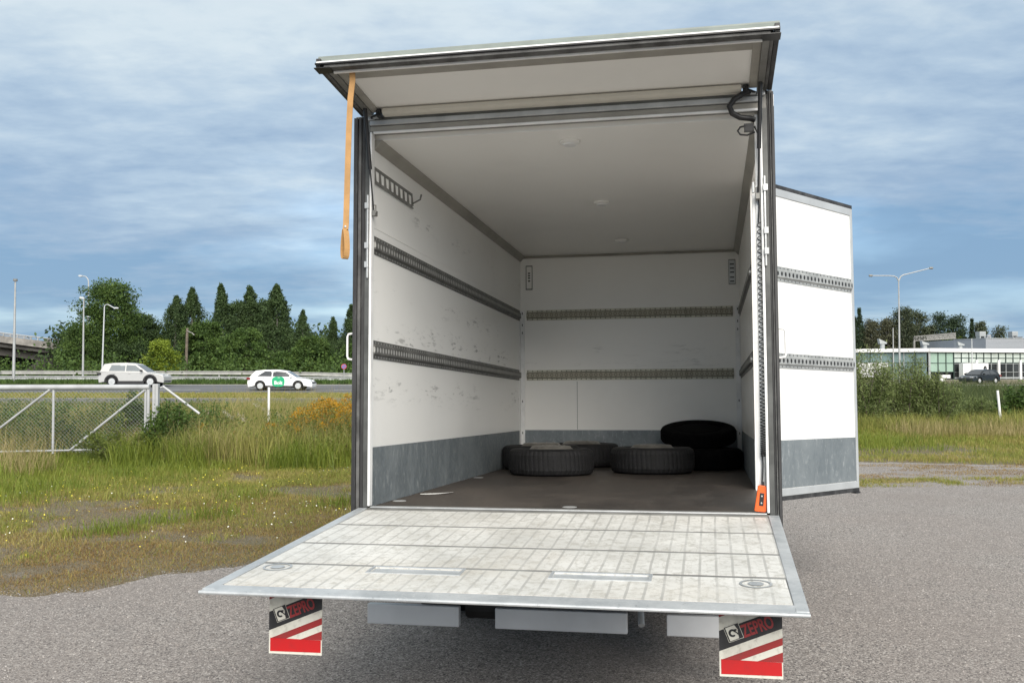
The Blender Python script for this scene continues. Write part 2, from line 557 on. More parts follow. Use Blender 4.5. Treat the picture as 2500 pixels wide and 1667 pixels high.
# ------------------------------------------------------------------ leaf and blade generators
def unit(a_):
    return a_ / np.maximum(np.linalg.norm(a_, axis=1, keepdims=True), 1e-9)
def leaf_quads(P, size, aspect=0.55, up=0.3, rng=RNG, droop=0.0):
    n = len(P)
    d = unit(rng.normal(size=(n, 3)) + np.array([0, 0, -droop]))
    nrm = unit(rng.normal(size=(n, 3)) + np.array([0, 0, up]))
    s_ = unit(np.cross(d, nrm))
    L = (size * rng.uniform(0.6, 1.3, n))[:, None]
    W = L * aspect * 0.5
    V = np.stack([P, P + d * L * 0.5 + s_ * W, P + d * L, P + d * L * 0.5 - s_ * W], 1).reshape(-1, 3)
    return V, np.arange(4 * n).reshape(n, 4)
def crown_mesh(name, V, F, m):
    return np_mesh(name, V, [F], m)

def blades_mesh(name, P, H, W, lean, m, rng=RNG, two=True):
    n = len(P)
    az = rng.uniform(0, 2 * np.pi, n)
    la = rng.uniform(0, 2 * np.pi, n)
    sd_ = np.stack([np.cos(az), np.sin(az), np.zeros(n)], 1) * (W * 0.5)[:, None]
    ld = np.stack([np.cos(la), np.sin(la), np.zeros(n)], 1) * (lean * H)[:, None]
    up = np.array([0, 0, 1.0])
    mid = P + ld * 0.3 + up * (H * 0.6)[:, None]
    tip = P + ld + up * (H * (1 - 0.35 * np.minimum(lean, 1)))[:, None]
    V = np.stack([P - sd_, P + sd_, mid + sd_ * 0.75, mid - sd_ * 0.75, tip], 1).reshape(-1, 3)
    b = np.arange(n)[:, None] * 5
    return np_mesh(name, V, [b + np.array([[0, 1, 2, 3]]), b + np.array([[3, 2, 4]])], m)

def make_tree(name, label, cat, x, y, h, w, kind, leaf, bark=None, seed=0, zb=None, base=0.06, dens=1.0, leafsize=None, group=None):
    rng = np.random.default_rng(seed)
    bark = bark or m_bark
    z0 = gz(x, y) if zb is None else zb
    t = empty(name, label, cat, loc=(x, y, z0), group=group)
    mb = MB()
    lean = rng.normal(0, 0.02, 2)
    top = Vector((lean[0] * h, lean[1] * h, h * 0.96))
    pts = [Vector((0, 0, -0.2)), Vector((0, 0, h * 0.25)), top * 0.6, top]
    mb.tube(pts, [h * 0.020 + 0.03, h * 0.015 + 0.02, h * 0.008 + 0.015, 0.012], 7)
    # clumps
    K = int({'cone': 230, 'spruce': 190, 'round': 190, 'bush': 100, 'pine': 100}[kind] * dens)
    tt = rng.uniform(0, 1, K) ** (1.25 if kind in ('cone', 'spruce') else 1.0)
    if kind == 'cone':
        prof = (np.clip(1 - tt, 0, 1) ** (0.62 + 0.34 * ((seed * 0.37) % 1))) * np.clip(tt / 0.10, 0.55, 1) * 1.4 * (1 + 0.16 * np.sin(tt * 13 + seed * 1.7))
    elif kind == 'spruce':
        prof = np.clip(1.02 - tt, 0, 1) ** 0.95
    elif kind == 'pine':
        tt = 0.35 + 0.65 * tt
        prof = np.sqrt(np.clip(1 - ((tt - 0.68) / 0.36) ** 2, 0.02, 1)) * rng.uniform(0.6, 1.1, K)
    else:
        prof = np.sqrt(np.clip(1 - ((tt - 0.45) / 0.60) ** 2, 0.05, 1))
    an = rng.uniform(0, 2 * np.pi, K)
    lob = 1 + 0.15 * np.sin(an * 3 + seed) + 0.13 * np.sin(an * 5 + tt * 9 + seed * 2)
    rr = np.sqrt(rng.uniform(0.10, 0.80 if kind == 'round' else 0.92, K)) * prof * lob * w * 0.5
    zz = h * (base + (1 - base) * tt)
    C = np.stack([rr * np.cos(an) + lean[0] * zz, rr * np.sin(an) + lean[1] * zz, zz], 1)
    if kind in ('spruce',):
        C[:, 2] -= rr * 0.25
    per = {'cone': 95, 'spruce': 80, 'round': 110, 'bush': 100, 'pine': 80}[kind]
    cs = {'cone': 0.050, 'spruce': 0.042, 'round': 0.062, 'bush': 0.10, 'pine': 0.070}[kind] * (h if kind != 'bush' else max(h, w))
    csz = cs * rng.uniform(0.55, 1.25, K)
    if kind in ('cone', 'spruce'): csz = csz * np.clip(1.25 - 0.95 * tt, 0.3, 1.2)
    if y > 150: per = int(per * 0.5)
    P = np.repeat(C, per, 0) + np.clip(rng.normal(size=(K * per, 3)), -1.5, 1.5) * np.repeat(csz, per)[:, None] * np.array([0.75, 0.75, 0.62 if kind != 'cone' else 0.95])
    P = P[P[:, 2] > 0.05]
    ls = (leafsize or 0.030 * h) * 0.66
    V, F = leaf_quads(P, ls, 0.6 if kind != 'spruce' else 0.4, 0.35, rng, droop=0.5 if kind == 'cone' else 0.0)
    for j in rng.choice(K, min(K, 16), replace=False):
        p = Vector(C[j]); s_ = Vector((lean[0] * p.z, lean[1] * p.z, max(0.1 * h, p.z - 0.12 * h)))
        mb.tube([s_, (s_ + p) / 2 + Vector((0, 0, 0.02 * h)), p], [0.006 * h, 0.004 * h, 0.002 * h], 5, False)
    mb.build('trunk', bark, t, smooth=True)
    obj_from('crown', crown_mesh('crown', V, F, leaf), t)
    return t

# ------------------------------------------------------------------ trees on the left, beyond the highway
GL = 'trees in a row beyond the highway'
def tr(u, vtop, D, wpx, kind, leaf, name, label, cat='tree', seed=0, group=GL, **kw):
    x = xd(u, D); z0 = gz(x, D)
    return make_tree(name, label, cat, x, D, zd(vtop, D) - z0, wpx / FPX * D, kind, leaf, seed=seed, group=group, **kw)
tr(262, 694, 94, 176, 'round', L_MAPLE, 'maple_tree', 'broad dark deciduous tree beside the overpass, largest crown left of the van', seed=3, dens=1.6, leafsize=0.30, base=0.03)
tr(196, 800, 91, 100, 'bush', L_MAPLE, 'maple_bush', 'low leafy bush at the end of the overpass, below the big tree', 'bush', seed=4, base=0.0, leafsize=0.26)
tr(352, 772, 100, 100, 'round', L_DARK, 'alder_tree', 'low dark round tree between the big crown and the pointed birches', seed=5, leafsize=0.3)
tr(424, 724, 101, 96, 'cone', L_DARK, 'birch_tree', 'leftmost pointed birch of the row, just right of the low round tree', bark=m_birchbark, seed=6, dens=1.2)
tr(468, 706, 103, 104, 'cone', L_DARK, 'birch_tree', 'pointed birch with a twin tip above the wooden utility pole', bark=m_birchbark, seed=7, dens=1.3)
tr(548, 697, 102, 88, 'cone', L_DARK, 'birch_tree', 'slim pointed birch right of the twin-tipped one, above the gap between the two white cars', bark=m_birchbark, seed=8, dens=1.2)
tr(613, 703, 104, 90, 'cone', L_DARK, 'birch_tree', 'blunt-tipped birch directly above the rear of the white estate car', bark=m_birchbark, seed=9, dens=1.2)
tr(580, 742, 104, 80, 'round', L_DARK, 'birch_tree', 'round-topped birch filling the gap right of the slim pointed one', bark=m_birchbark, seed=71, base=0.02, leafsize=0.3)
tr(648, 738, 105, 70, 'round', L_DARK, 'birch_tree', 'round-topped birch between the blunt-tipped and the widest pointed birch', bark=m_birchbark, seed=72, base=0.02, leafsize=0.3)
tr(680, 697, 101, 118, 'cone', L_DARK, 'birch_tree', 'widest pointed birch, above the front half of the white estate car', bark=m_birchbark, seed=10, dens=1.5)
tr(738, 758, 100, 46, 'cone', L_DARK, 'birch_tree', 'small thin birch with sky around it, left of the round road sign', bark=m_birchbark, seed=11, dens=0.8)
tr(812, 776, 103, 44, 'cone', L_DARK, 'birch_tree', 'birch with its tip lower than its neighbour, left of the one against the van post', bark=m_birchbark, seed=12)
tr(853, 748, 101, 84, 'cone', L_DARK, 'birch_tree', 'pointed birch cut off by the left rear post of the van', bark=m_birchbark, seed=13, dens=1.3)
tr(930, 735, 103, 120, 'cone', L_DARK, 'birch_tree', 'birch hidden behind the van box', bark=m_birchbark, seed=14)
tr(398, 836, 84, 72, 'bush', L_BRIGHT, 'young_maple', 'small bright yellow-green tree behind the silver off-road car', seed=15, base=0.05, leafsize=0.24)
tr(505, 792, 93, 130, 'round', L_MID, 'alder_tree', 'dark green alder right of the wooden utility pole', seed=16, base=0.0, leafsize=0.30)
tr(598, 806, 90, 130, 'round', L_MID, 'alder_tree', 'mid-green alder directly above the gap before the white estate car', seed=17, base=0.0, leafsize=0.28, dens=1.2)
tr(690, 862, 86, 60, 'bush', L_MID, 'alder_bush', 'small low bush just above the roof of the white estate car', 'bush', seed=18, base=0.0, leafsize=0.22)
tr(762, 826, 88, 116, 'round', L_MAPLE, 'hazel_tree', 'light green rounded hazel left of the round road sign', seed=19, base=0.0, leafsize=0.27, dens=1.2)
tr(860, 842, 92, 70, 'bush', L_MID, 'alder_bush', 'dark bush behind the round road sign', 'bush', seed=20, base=0.0, leafsize=0.26)
tr(312, 838, 93, 110, 'bush', L_DARK, 'alder_bush', 'dark bush above the roof of the silver off-road car', 'bush', seed=21, base=0.0, leafsize=0.28)
tr(450, 850, 95, 110, 'bush', L_DARK, 'alder_bush', 'dark bush at the foot of the wooden utility pole', 'bush', seed=22, base=0.0, leafsize=0.28)
# far-off wood that closes the row
def wood(name, x0, x1, y, h0, h1, n, leaf, size, seed):
    rng = np.random.default_rng(seed)
    K = n
    cx_ = rng.uniform(x0, x1, K); hh = h0 + (h1 - h0) * fbm(cx_ * 0.16, cx_ * 0 + seed, seed)
    cz_ = hh * np.sqrt(rng.uniform(0.0, 1, K)); cy_ = y + rng.uniform(-2, 4, K)
    C = np.stack([cx_, cy_, cz_ + ground_z(cx_, cy_)], 1)
    P = np.repeat(C, 30, 0) + rng.normal(size=(K * 30, 3)) * 0.7
    V, F = leaf_quads(P, size, 0.6, 0.3, rng)
    return tag(obj_from(name, np_mesh(name, V, [F], leaf)), kind='stuff')
wood('woodland', xd(120, 112), xd(960, 112), 112, 3.0, 6.0, 620, L_DARK, 0.5, 31)
wood('verge_shrubbery', xd(-60, 82.5), xd(1000, 82.5), 83, 0.5, 1.5, 260, L_MID, 0.28, 32)

GR = 'trees in the wood behind the car showroom'
def trr(u, vtop, wpx, kind, leaf, name, label, seed, D=185, **kw):
    return tr(u, vtop, D, wpx, kind, leaf, name, label, seed=seed, group=GR, leafsize=kw.pop('leafsize', 0.45), **kw)
trr(2103, 752, 44, 'spruce', L_SPRUCE, 'spruce_tree', 'dark spruce whose tip rises beside the edge of the open van door', 41)
trr(2086, 775, 40, 'spruce', L_SPRUCE, 'spruce_tree', 'spruce half hidden by the edge of the open van door', 42)
trr(2130, 786, 60, 'round', L_PALE, 'birch_tree', 'grey-green birch just right of the spruce by the open van door', 43, bark=m_birchbark)
trr(2166, 782, 60, 'round', L_PALE, 'birch_tree', 'grey-green birch left of the twin-armed street lamp pole', 44, bark=m_birchbark)
trr(2208, 758, 64, 'round', L_FAR, 'birch_tree', 'tall birch directly behind the twin-armed street lamp pole', 45, bark=m_birchbark, dens=1.3)
trr(2242, 764, 70, 'round', L_FAR, 'birch_tree', 'wide birch right of the twin-armed street lamp pole', 46, bark=m_birchbark, dens=1.3)
trr(2270, 800, 50, 'round', L_FAR, 'birch_tree', 'low birch behind the sign gantry, left of the pine', 47, bark=m_birchbark)
trr(2299, 768, 52, 'pine', L_SPRUCE, 'pine_tree', 'open-crowned pine above the sign gantry', 48, bark=m_bark, dens=1.2)
trr(2336, 774, 58, 'pine', L_SPRUCE, 'pine_tree', 'broad dark pine above the left end of the grey roof block', 49, dens=1.6)
trr(2372, 779, 32, 'spruce', L_SPRUCE, 'spruce_tree', 'narrow spruce above the grey roof block, left of the roof boxes', 50)
trr(2395, 790, 34, 'round', L_FAR, 'birch_tree', 'small dark tree behind the leftmost roof box', 51)
trr(2443, 806, 32, 'bush', L_FAR, 'lone_tree', 'small lone treetop between the two roof boxes', 52, base=0.3)
trr(2320, 825, 70, 'bush', L_BRIGHT, 'young_birch', 'yellowish treetop showing above the white roof edge, under the gantry', 53)
wood('far_wood', xd(2060, 192), xd(2400, 192), 192, 5, 9.0, 420, L_FAR, 0.7, 33)

# ------------------------------------------------------------------ van materials
def mat_panel(name, base, scuffs=()):
    m, n = new_mat(name)
    xyz = n.xyz()
    big = n.noise(1.1, 4, 0.6); fine = n.noise(9, 5, 0.7)
    c = n.mix(n.math('MULTIPLY', n.step(big, 0.45, 0.75), 0.5), base, tuple(b * 0.90 for b in base))
    c = n.mix(n.math('MULTIPLY', n.step(fine, 0.62, 0.80), 0.10), c, (0.42, 0.40, 0.36))
    for z0, z1, amt in scuffs:
        s_ = n.noise(11.0, 6, 0.72, 0.3, scl=(0.5, 0.5, 2.6), off=(z0 * 7, z1 * 3, 0))
        k = n.math('MULTIPLY', n.math('MULTIPLY', n.step(s_, 0.535, 0.63), n.band(xyz[2], z0, z1, 0.05)), n.step(n.noise(1.7, 3, 0.6, off=(z1 * 5, 0, z0 * 9)), 0.43, 0.58))
        c = n.mix(n.math('MULTIPLY', k, amt), c, (0.10, 0.10, 0.095))
    n.set(c, 0.38, 0.0)
    n.set(None, 0.30)
    return m
m_wall_left = mat_panel('white_wall_panel', (0.87, 0.865, 0.835), ((0.95, 1.10, 0.75), (0.62, 0.73, 0.55), (1.22, 1.32, 0.5), (0.56, 0.60, 0.5), (1.78, 1.84, 0.5)))
m_wall = mat_panel('white_panel', (0.88, 0.87, 0.835), ((0.98, 1.20, 0.25),))
m_doorpanel = mat_panel('white_door_panel', (0.80, 0.80, 0.78), ((0.90, 1.05, 0.22), (1.25, 1.35, 0.1)))
m_ceiling = mat_panel('white_ceiling_panel', (0.87, 0.855, 0.815))
m_skin = plain('white_outer_skin', (0.78, 0.78, 0.77), 0.3, var=0.03)

def mat_kick():
    m, n = new_mat('kick_plate_steel')
    a1 = n.noise(3.0, 5, 0.7, 0.5, scl=(1, 1, 0.5)); a2 = n.noise(26, 6, 0.8, 0.5, scl=(1, 1, 0.45)); a3 = n.voro(30, 'F1', 'Distance')
    c = n.mix(n.step(a1, 0.3, 0.7), (0.150, 0.175, 0.190), (0.225, 0.252, 0.265))
    c = n.mix(n.math('MULTIPLY', n.step(a2, 0.53, 0.68), 0.7), c, (0.38, 0.405, 0.41))
    c = n.mix(n.math('MULTIPLY', n.step(a2, 0.42, 0.30), 0.6), c, (0.11, 0.13, 0.145))
    n.set(c, 0.52, 0.25)
    n.put(n.b.inputs['Roughness'], n.math('ADD', 0.4, n.math('MULTIPLY', a3, 0.3)))
    return m
m_kick = mat_kick()

def mat_rail(cream=False, dark=False):
    m, n = new_mat('load_rail_cream' if cream else ('load_rail_dark' if dark else 'load_rail_steel'))
    xyz = n.xyz()
    fx = n.math('SUBTRACT', n.math('FRACT', n.math('ADD', n.math('DIVIDE', xyz[0], 0.05), 100.0)), 0.5)
    dx = n.math('MULTIPLY', fx, 0.05)
    d2 = n.math('SQRT', n.math('ADD', n.math('POWER', dx, 2.0), n.math('POWER', n.math('MULTIPLY', xyz[2], 0.8), 2.0)))
    hole = n.step(d2, 0.0135, 0.0115)
    az = n.math('SUBTRACT', n.math('ABSOLUTE', xyz[2]), 0.041)
    d3 = n.math('SQRT', n.math('ADD', n.math('POWER', dx, 2.0), n.math('POWER', az, 2.0)))
    hole2 = n.step(d3, 0.0065, 0.0045)
    g = n.noise(12, 5, 0.7)
    c = n.mix(n.step(g, 0.3, 0.7), *(((0.50, 0.49, 0.40), (0.68, 0.67, 0.56)) if cream else (((0.10, 0.10, 0.095), (0.19, 0.19, 0.18)) if dark else ((0.30, 0.31, 0.305), (0.46, 0.47, 0.46)))))
    h = n.math('MAXIMUM', hole, hole2)
    if cream:
        c = n.mix(n.math('MULTIPLY', n.step(n.math('ABSOLUTE', xyz[2]), 0.033, 0.029), 0.85), c, (0.36, 0.335, 0.26))
        c = n.mix(n.band(n.math('ABSOLUTE', xyz[2]), 0.0255, 0.0315, 0.001), c, (0.07, 0.065, 0.05))
        c = n.mix(n.math('MULTIPLY', n.step(n.noise(4, 4, 0.7), 0.52, 0.7), 0.35), c, (0.12, 0.11, 0.08))
        ring = n.band(d2, 0.0105, 0.0150, 0.001)
        c = n.mix(n.math('MULTIPLY', ring, 0.75), c, (0.06, 0.055, 0.045))
        c = n.mix(hole2, c, (0.08, 0.075, 0.06))
    elif dark:
        c = n.mix(h, c, (0.50, 0.50, 0.48))
    else:
        c = n.mix(h, c, (0.03, 0.03, 0.03))
    n.set(c, 0.5, 0.1 if cream else 0.35)
    n.bump(n.math('MULTIPLY', h, -1.0), 0.6, 0.006)
    return m
m_rail = mat_rail()
m_rail_cream = mat_rail(True)
m_rail_dark = mat_rail(False, True)

m_alu = plain('aluminium', (0.50, 0.51, 0.51), 0.42, 0.55, var=0.15, scale=5, bump=0.05)
m_alu_white = plain('pale_aluminium', (0.78, 0.78, 0.77), 0.42, 0.05, var=0.10, scale=5)
m_alu_dark = plain('dull_aluminium', (0.20, 0.198, 0.185), 0.5, 0.2, var=0.2, scale=5)
m_cover = plain('dark_cover_strip', (0.085, 0.088, 0.085), 0.45, 0.2, var=0.3)
m_drip = plain('drip_rail_grey', (0.21, 0.235, 0.215), 0.5, 0.1, var=0.1)
m_trim = plain('grey_cove_trim', (0.32, 0.305, 0.27), 0.5, 0.0, var=0.12, scale=4)
m_frame = plain('grey_frame', (0.44, 0.46, 0.47), 0.45, 0.2, var=0.08, scale=4)
m_cream = plain('cream_tube', (0.56, 0.53, 0.46), 0.45, var=0.05)
m_black = plain('black_plastic', (0.012, 0.012, 0.013), 0.45, var=0.2)
m_chassis = plain('chassis_black', (0.015, 0.015, 0.015), 0.7, var=0.4, scale=4)
def mat_rubber():
    m, n = new_mat('weathered_rubber')
    a1 = n.noise(7, 5, 0.7, scl=(1, 1, 0.15)); a2 = n.noise(40, 4, 0.7, scl=(1, 1, 0.2))
    c = n.mix(n.step(a1, 0.35, 0.7), (0.018, 0.018, 0.019), (0.055, 0.055, 0.056))
    c = n.mix(n.math('MULTIPLY', n.step(a2, 0.55, 0.75), 0.5), c, (0.11, 0.11, 0.108))
    n.set(c, 0.6, 0.0)
    return m
m_rubber = mat_rubber()
m_rubber_pale = plain('pale_worn_rubber', (0.085, 0.085, 0.083), 0.6, var=0.45, scale=9)
def mat_ply():
    m, n = new_mat('floor_plywood')
    a1 = n.noise(1.6, 5, 0.65, 0.5, scl=(1, 0.5, 1)); a2 = n.noise(9, 6, 0.75, 1.0, scl=(0.5, 1.6, 1)); a3 = n.noise(30, 3, 0.6)
    c = n.mix(n.step(a1, 0.3, 0.7), (0.026, 0.021, 0.018), (0.072, 0.060, 0.050))
    c = n.mix(n.math('MULTIPLY', n.step(a2, 0.54, 0.70), 0.6), c, (0.13, 0.112, 0.094))
    c = n.mix(n.math('MULTIPLY', n.step(a2, 0.40, 0.28), 0.6), c, (0.03, 0.022, 0.018))
    a4 = n.noise(24, 6, 0.8, 1.6, scl=(0.35, 1.8, 1), off=(3, 1, 0))
    c = n.mix(n.math('MULTIPLY', n.step(a4, 0.60, 0.70), 0.55), c, (0.20, 0.18, 0.155))
    n.set(c, 0.55, 0.0)
    n.put(n.b.inputs['Roughness'], n.math('ADD', 0.38, n.math('MULTIPLY', a1, 0.35)))
    n.bump(a3, 0.15, 0.002)
    return m
m_ply = mat_ply()
def mat_deck():
    m, n = new_mat('worn_deck_aluminium')
    xyz = n.xyz()
    a1 = n.noise(1.8, 5, 0.65); a2 = n.noise(22, 6, 0.8, 0.6); a3 = n.noise(8, 5, 0.75, 1.5, scl=(2.5, 0.6, 1)); st = n.noise(0.9, 4, 0.6, off=(4, 1, 0))
    c = n.mix(n.step(a1, 0.3, 0.7), (0.57, 0.565, 0.535), (0.77, 0.76, 0.725))
    c = n.mix(n.math('MULTIPLY', n.step(a2, 0.45, 0.66), 0.62), c, (0.34, 0.325, 0.28))
    c = n.mix(n.math('MULTIPLY', n.step(a3, 0.54, 0.70), 0.5), c, (0.38, 0.36, 0.305))
    c = n.mix(n.math('MULTIPLY', n.step(st, 0.50, 0.72), 0.30), c, (0.50, 0.44, 0.35))
    fx = n.math('ABSOLUTE', n.math('SUBTRACT', n.math('FRACT', n.math('ADD', n.math('DIVIDE', n.math('ADD', xyz[0], n.math('MULTIPLY', n.noise(3, 2), 0.012)), 0.0660), 50.0)), 0.5))
    ln = n.math('MULTIPLY', n.step(fx, 0.10, 0.055), n.math('ADD', 0.25, n.math('MULTIPLY', n.step(n.noise(2.5, 4, 0.6, off=(2, 5, 0)), 0.32, 0.62), 0.55)))
    c = n.mix(n.math('MULTIPLY', ln, 0.9), c, (0.36, 0.355, 0.335))
    n.set(c, 0.55, 0.15)
    n.bump(n.math('SUBTRACT', a2, n.math('MULTIPLY', ln, 0.5)), 0.12, 0.003)
    return m
m_deck = mat_deck()
def mat_edge():
    m, n = new_mat('worn_edge_steel')
    a1 = n.noise(4, 5, 0.7); a2 = n.noise(26, 6, 0.8, 1.0)
    c = n.mix(n.step(a1, 0.3, 0.7), (0.36, 0.385, 0.40), (0.52, 0.54, 0.55))
    c = n.mix(n.math('MULTIPLY', n.step(a2, 0.54, 0.72), 0.6), c, (0.70, 0.70, 0.69))
    c = n.mix(n.math('MULTIPLY', n.step(a2, 0.42, 0.30), 0.6), c, (0.16, 0.17, 0.18))
    n.set(c, 0.48, 0.35)
    return m
m_edge = mat_edge()
m_seam = plain('deck_seam_grey', (0.20, 0.20, 0.19), 0.7, var=0.3, scale=4)
m_groove = plain('dark_groove', (0.10, 0.10, 0.095), 0.7, var=0.2)
m_bar = plain('underrun_bar_grey', (0.60, 0.61, 0.62), 0.4, 0.1, var=0.06, scale=3)
m_tyre = plain('tyre_rubber', (0.006, 0.006, 0.007), 0.75, var=0.4, scale=12, bump=0.5, bscale=60)
m_tyre_black = plain('darkened_tyre_rubber', (0.0030, 0.0030, 0.0033), 0.95, var=0.2, **{'Specular IOR Level': 0.1})  # tyre rubber copy darkened until sidewall and hub hole merge into black
m_rim = plain('steel_rim', (0.24, 0.23, 0.21), 0.4, 0.6, var=0.2, scale=8)
m_orange = plain('orange_plastic', (0.72, 0.115, 0.015), 0.45, var=0.08)
m_leather = plain('tan_leather', (0.42, 0.235, 0.088), 0.65, var=0.12, scale=12, bump=0.1)
m_lens = plain('lamp_lens', (0.78, 0.77, 0.74), 0.3, var=0.02)
m_paper = plain('paper', (0.75, 0.75, 0.73), 0.8, var=0.06, scale=20)
m_flag_black = plain('flag_black', (0.016, 0.016, 0.018), 0.6, var=0.3, scale=30)
def dirty(name, col, dirt=(0.22, 0.20, 0.17), amt=0.5):
    m, n = new_mat(name)
    a1 = n.noise(35, 5, 0.75); a2 = n.noise(9, 4, 0.6)
    c = n.mix(n.math('MULTIPLY', n.step(a1, 0.50, 0.75), amt), col, dirt)
    c = n.mix(n.math('MULTIPLY', n.step(a2, 0.45, 0.7), amt * 0.6), c, dirt)
    n.set(c, 0.6)
    return m
m_flag_white = dirty('flag_white', (0.62, 0.61, 0.54))
m_flag_red = dirty('flag_red', (0.27, 0.016, 0.016), (0.14, 0.03, 0.03))
m_flag_bright = dirty('flag_bright_red', (0.46, 0.002, 0.004), (0.30, 0.01, 0.012), 0.4)
m_letter = dirty('letter_red', (0.26, 0.022, 0.024), (0.08, 0.02, 0.02), 0.5)

# ------------------------------------------------------------------ the box van (its own axes: x right, y forward, z up, floor edge at 0)
W, L, HCEIL = 1.1, 4.55, 2.12
TM = Matrix(((0.98000511, 0.19895421, -0.00268627, 0.2651116),
             (-0.19867481, 0.97918852, 0.04145072, 5.34267235),
             (0.01087716, -0.04008822, 0.99913694, HC - 0.76995),
             (0, 0, 0, 1)))
truck = empty('box_truck', 'white box van with its top flap raised, side door open and tail lift lowered', 'van', matrix=TM)
OUT = 1.185
OL, OR = 1.200, 1.164          # outer faces, left and right
DY0, DY1 = 0.42, 1.62          # side door opening in the right wall

mb = MB()
mb.box(-OL + 0.004, -W, 0.059, L, -0.05, HCEIL)
mb.build('side_wall', m_wall_left, truck)
mb = MB()
mb.box(W, OR - 0.004, 0.059, DY0, -0.05, HCEIL); mb.box(W, OR - 0.004, DY1, L, -0.05, HCEIL)
mb.build('side_wall', m_wall, truck)
MB().box(-OL, OR, 0.059, L + 0.06, HCEIL + 0.001, 2.20).build('ceiling_panel', m_ceiling, truck)
MB().box(-OL - 0.004, OR + 0.004, 0.059, L + 0.07, 2.202, 2.245).build('roof', m_skin, truck)
MB().box(-W - 0.05, W + 0.05, L, L + 0.06, -0.05, HCEIL).build('front_bulkhead', m_wall, truck)
MB().box(-OL - 0.004, -OL, 0.06, L + 0.06, -0.18, 2.2).build('outer_skin', m_skin, truck)
mb = MB(); mb.box(OR, OR + 0.004, 0.06, DY0, -0.18, 2.2); mb.box(OR, OR + 0.004, DY1, L + 0.06, -0.18, 2.2); mb.box(OR, OR + 0.004, DY0, DY1, -0.18, -0.055)
mb.build('outer_skin', m_skin, truck)
MB().box(-W, W, 0.045, L, -0.05, 0.0).build('floor_board', m_ply, truck)

# kick plates
MB().box(-W, -W + 0.004, 0.05, L - 0.006, 0.002, 0.335).build('kick_plate', m_kick, truck)
MB().box(W - 0.004, W, DY1, L - 0.006, 0.002, 0.335).build('kick_plate', m_kick, truck)
MB().box(-W + 0.045, W - 0.045, L - 0.005, L, 0.002, 0.340).build('kick_plate', m_kick, truck)
# seam lines of the panels, thin cover strips
MB().box(-W, -W + 0.003, 0.05, L - 0.05, 1.925 - 0.32, 1.929 - 0.32).build('panel_seam', m_wall, truck)
MB().box(-0.52, -0.516, L - 0.003, L, 0.345, 0.83).build('panel_seam', m_alu_dark, truck)

# load rails: local x along the rail
def rail_mesh(length, mats):
    mb = MB(); h = length / 2
    # section in (y out of the wall, z)
    sec = [(0, -0.053), (0.004, -0.053), (0.004, -0.031), (0.017, -0.024), (0.017, 0.024), (0.004, 0.031), (0.004, 0.053), (0, 0.053)]
    mb.prism([(-h, y, z) for y, z in sec], (length, 0, 0))
    return mb.mesh('load_rail', mats)
rm = rail_mesh(L - 0.10, m_rail_dark)
R1Z, R2Z = 1.504, 0.896
for z in (R1Z, R2Z):
    obj_from('load_rail', rm, truck, (-W, 0.045 + (L - 0.10) / 2, z), (0, 0, -math.pi / 2))
rm = rail_mesh(L - DY1 - 0.10, m_rail_dark)
for z in (R1Z, R2Z):
    obj_from('load_rail', rm, truck, (W, DY1 + 0.05 + (L - DY1 - 0.10) / 2, z), (0, 0, math.pi / 2))
rm = rail_mesh(2 * W - 0.13, m_rail_cream)
for z in (R1Z + 0.006, R2Z + 0.0):
    o = obj_from('load_rail', rm, truck, (0, L - 0.001, z), (0, 0, math.pi))
    o['label'] = 'cream yellowish load rail on the front bulkhead'

# corner posts at the bulkhead, with a few slots
for sx_ in (-1, 1):
    mb = MB()
    mb.box(sx_ * W, sx_ * (W - 0.045), L - 0.018, L - 0.001, 0.0, 1.56)
    o = mb.build('corner_post', m_alu_white, truck, bevel=0.004)
    mb = MB(); mb.box(sx_ * (W - 0.001), sx_ * (W - 0.006), L - 0.09, L - 0.02, 0.002, 1.45); mb.build('corner_angle', m_alu_white, truck)
    mb = MB()
    for z in (1.52, 1.40, 1.32, 0.62, 0.30):
        MB().box(sx_ * (W - 0.018), sx_ * (W - 0.026), L - 0.0195, L - 0.0182, z, z + 0.022).build('slot', m_black, o)
MB().box(-W, W, L - 0.02, L - 0.001, HCEIL - 0.022, HCEIL - 0.001).build('top_angle', m_trim, truck, bevel=0.003)
# cove trims between walls and ceiling
for sx_ in (-1, 1):
    mb = MB()
    mb.prism([(sx_ * W, 0.05, HCEIL - 0.055), (sx_ * W, 0.05, HCEIL), (sx_ * (W - 0.05), 0.05, HCEIL), (sx_ * (W - 0.046), 0.05, HCEIL - 0.010), (sx_ * (W - 0.010), 0.05, HCEIL - 0.050)], (0, L - 0.07, 0))
    mb.build('cove_trim', m_trim, truck)

# short perforated anchor rail high on the left wall
mb = MB(); x = -W
mb.box(x, x + 0.004, 0.055, 0.80, 1.870, 1.888); mb.box(x, x + 0.004, 0.055, 0.80, 1.948, 1.966)
for k in range(9):
    yc = 0.062 + k * 0.0914
    mb.hexa([(x, yc - 0.010, 1.888), (x, yc + 0.030, 1.888), (x, yc + 0.010, 1.948), (x, yc - 0.012, 1.948)],
            [(x + 0.004, yc - 0.010, 1.888), (x + 0.004, yc + 0.030, 1.888), (x + 0.004, yc + 0.010, 1.948), (x + 0.004, yc - 0.012, 1.948)])
mb.box(x + 0.004, x + 0.012, 0.055, 0.80, 1.866, 1.872)
mb.tube([(x + 0.01, 0.79, 1.90), (x + 0.05, 0.82, 1.93), (x + 0.055, 0.83, 1.965)], 0.006, 6)
mb.build('anchor_rail', m_alu_dark, truck)

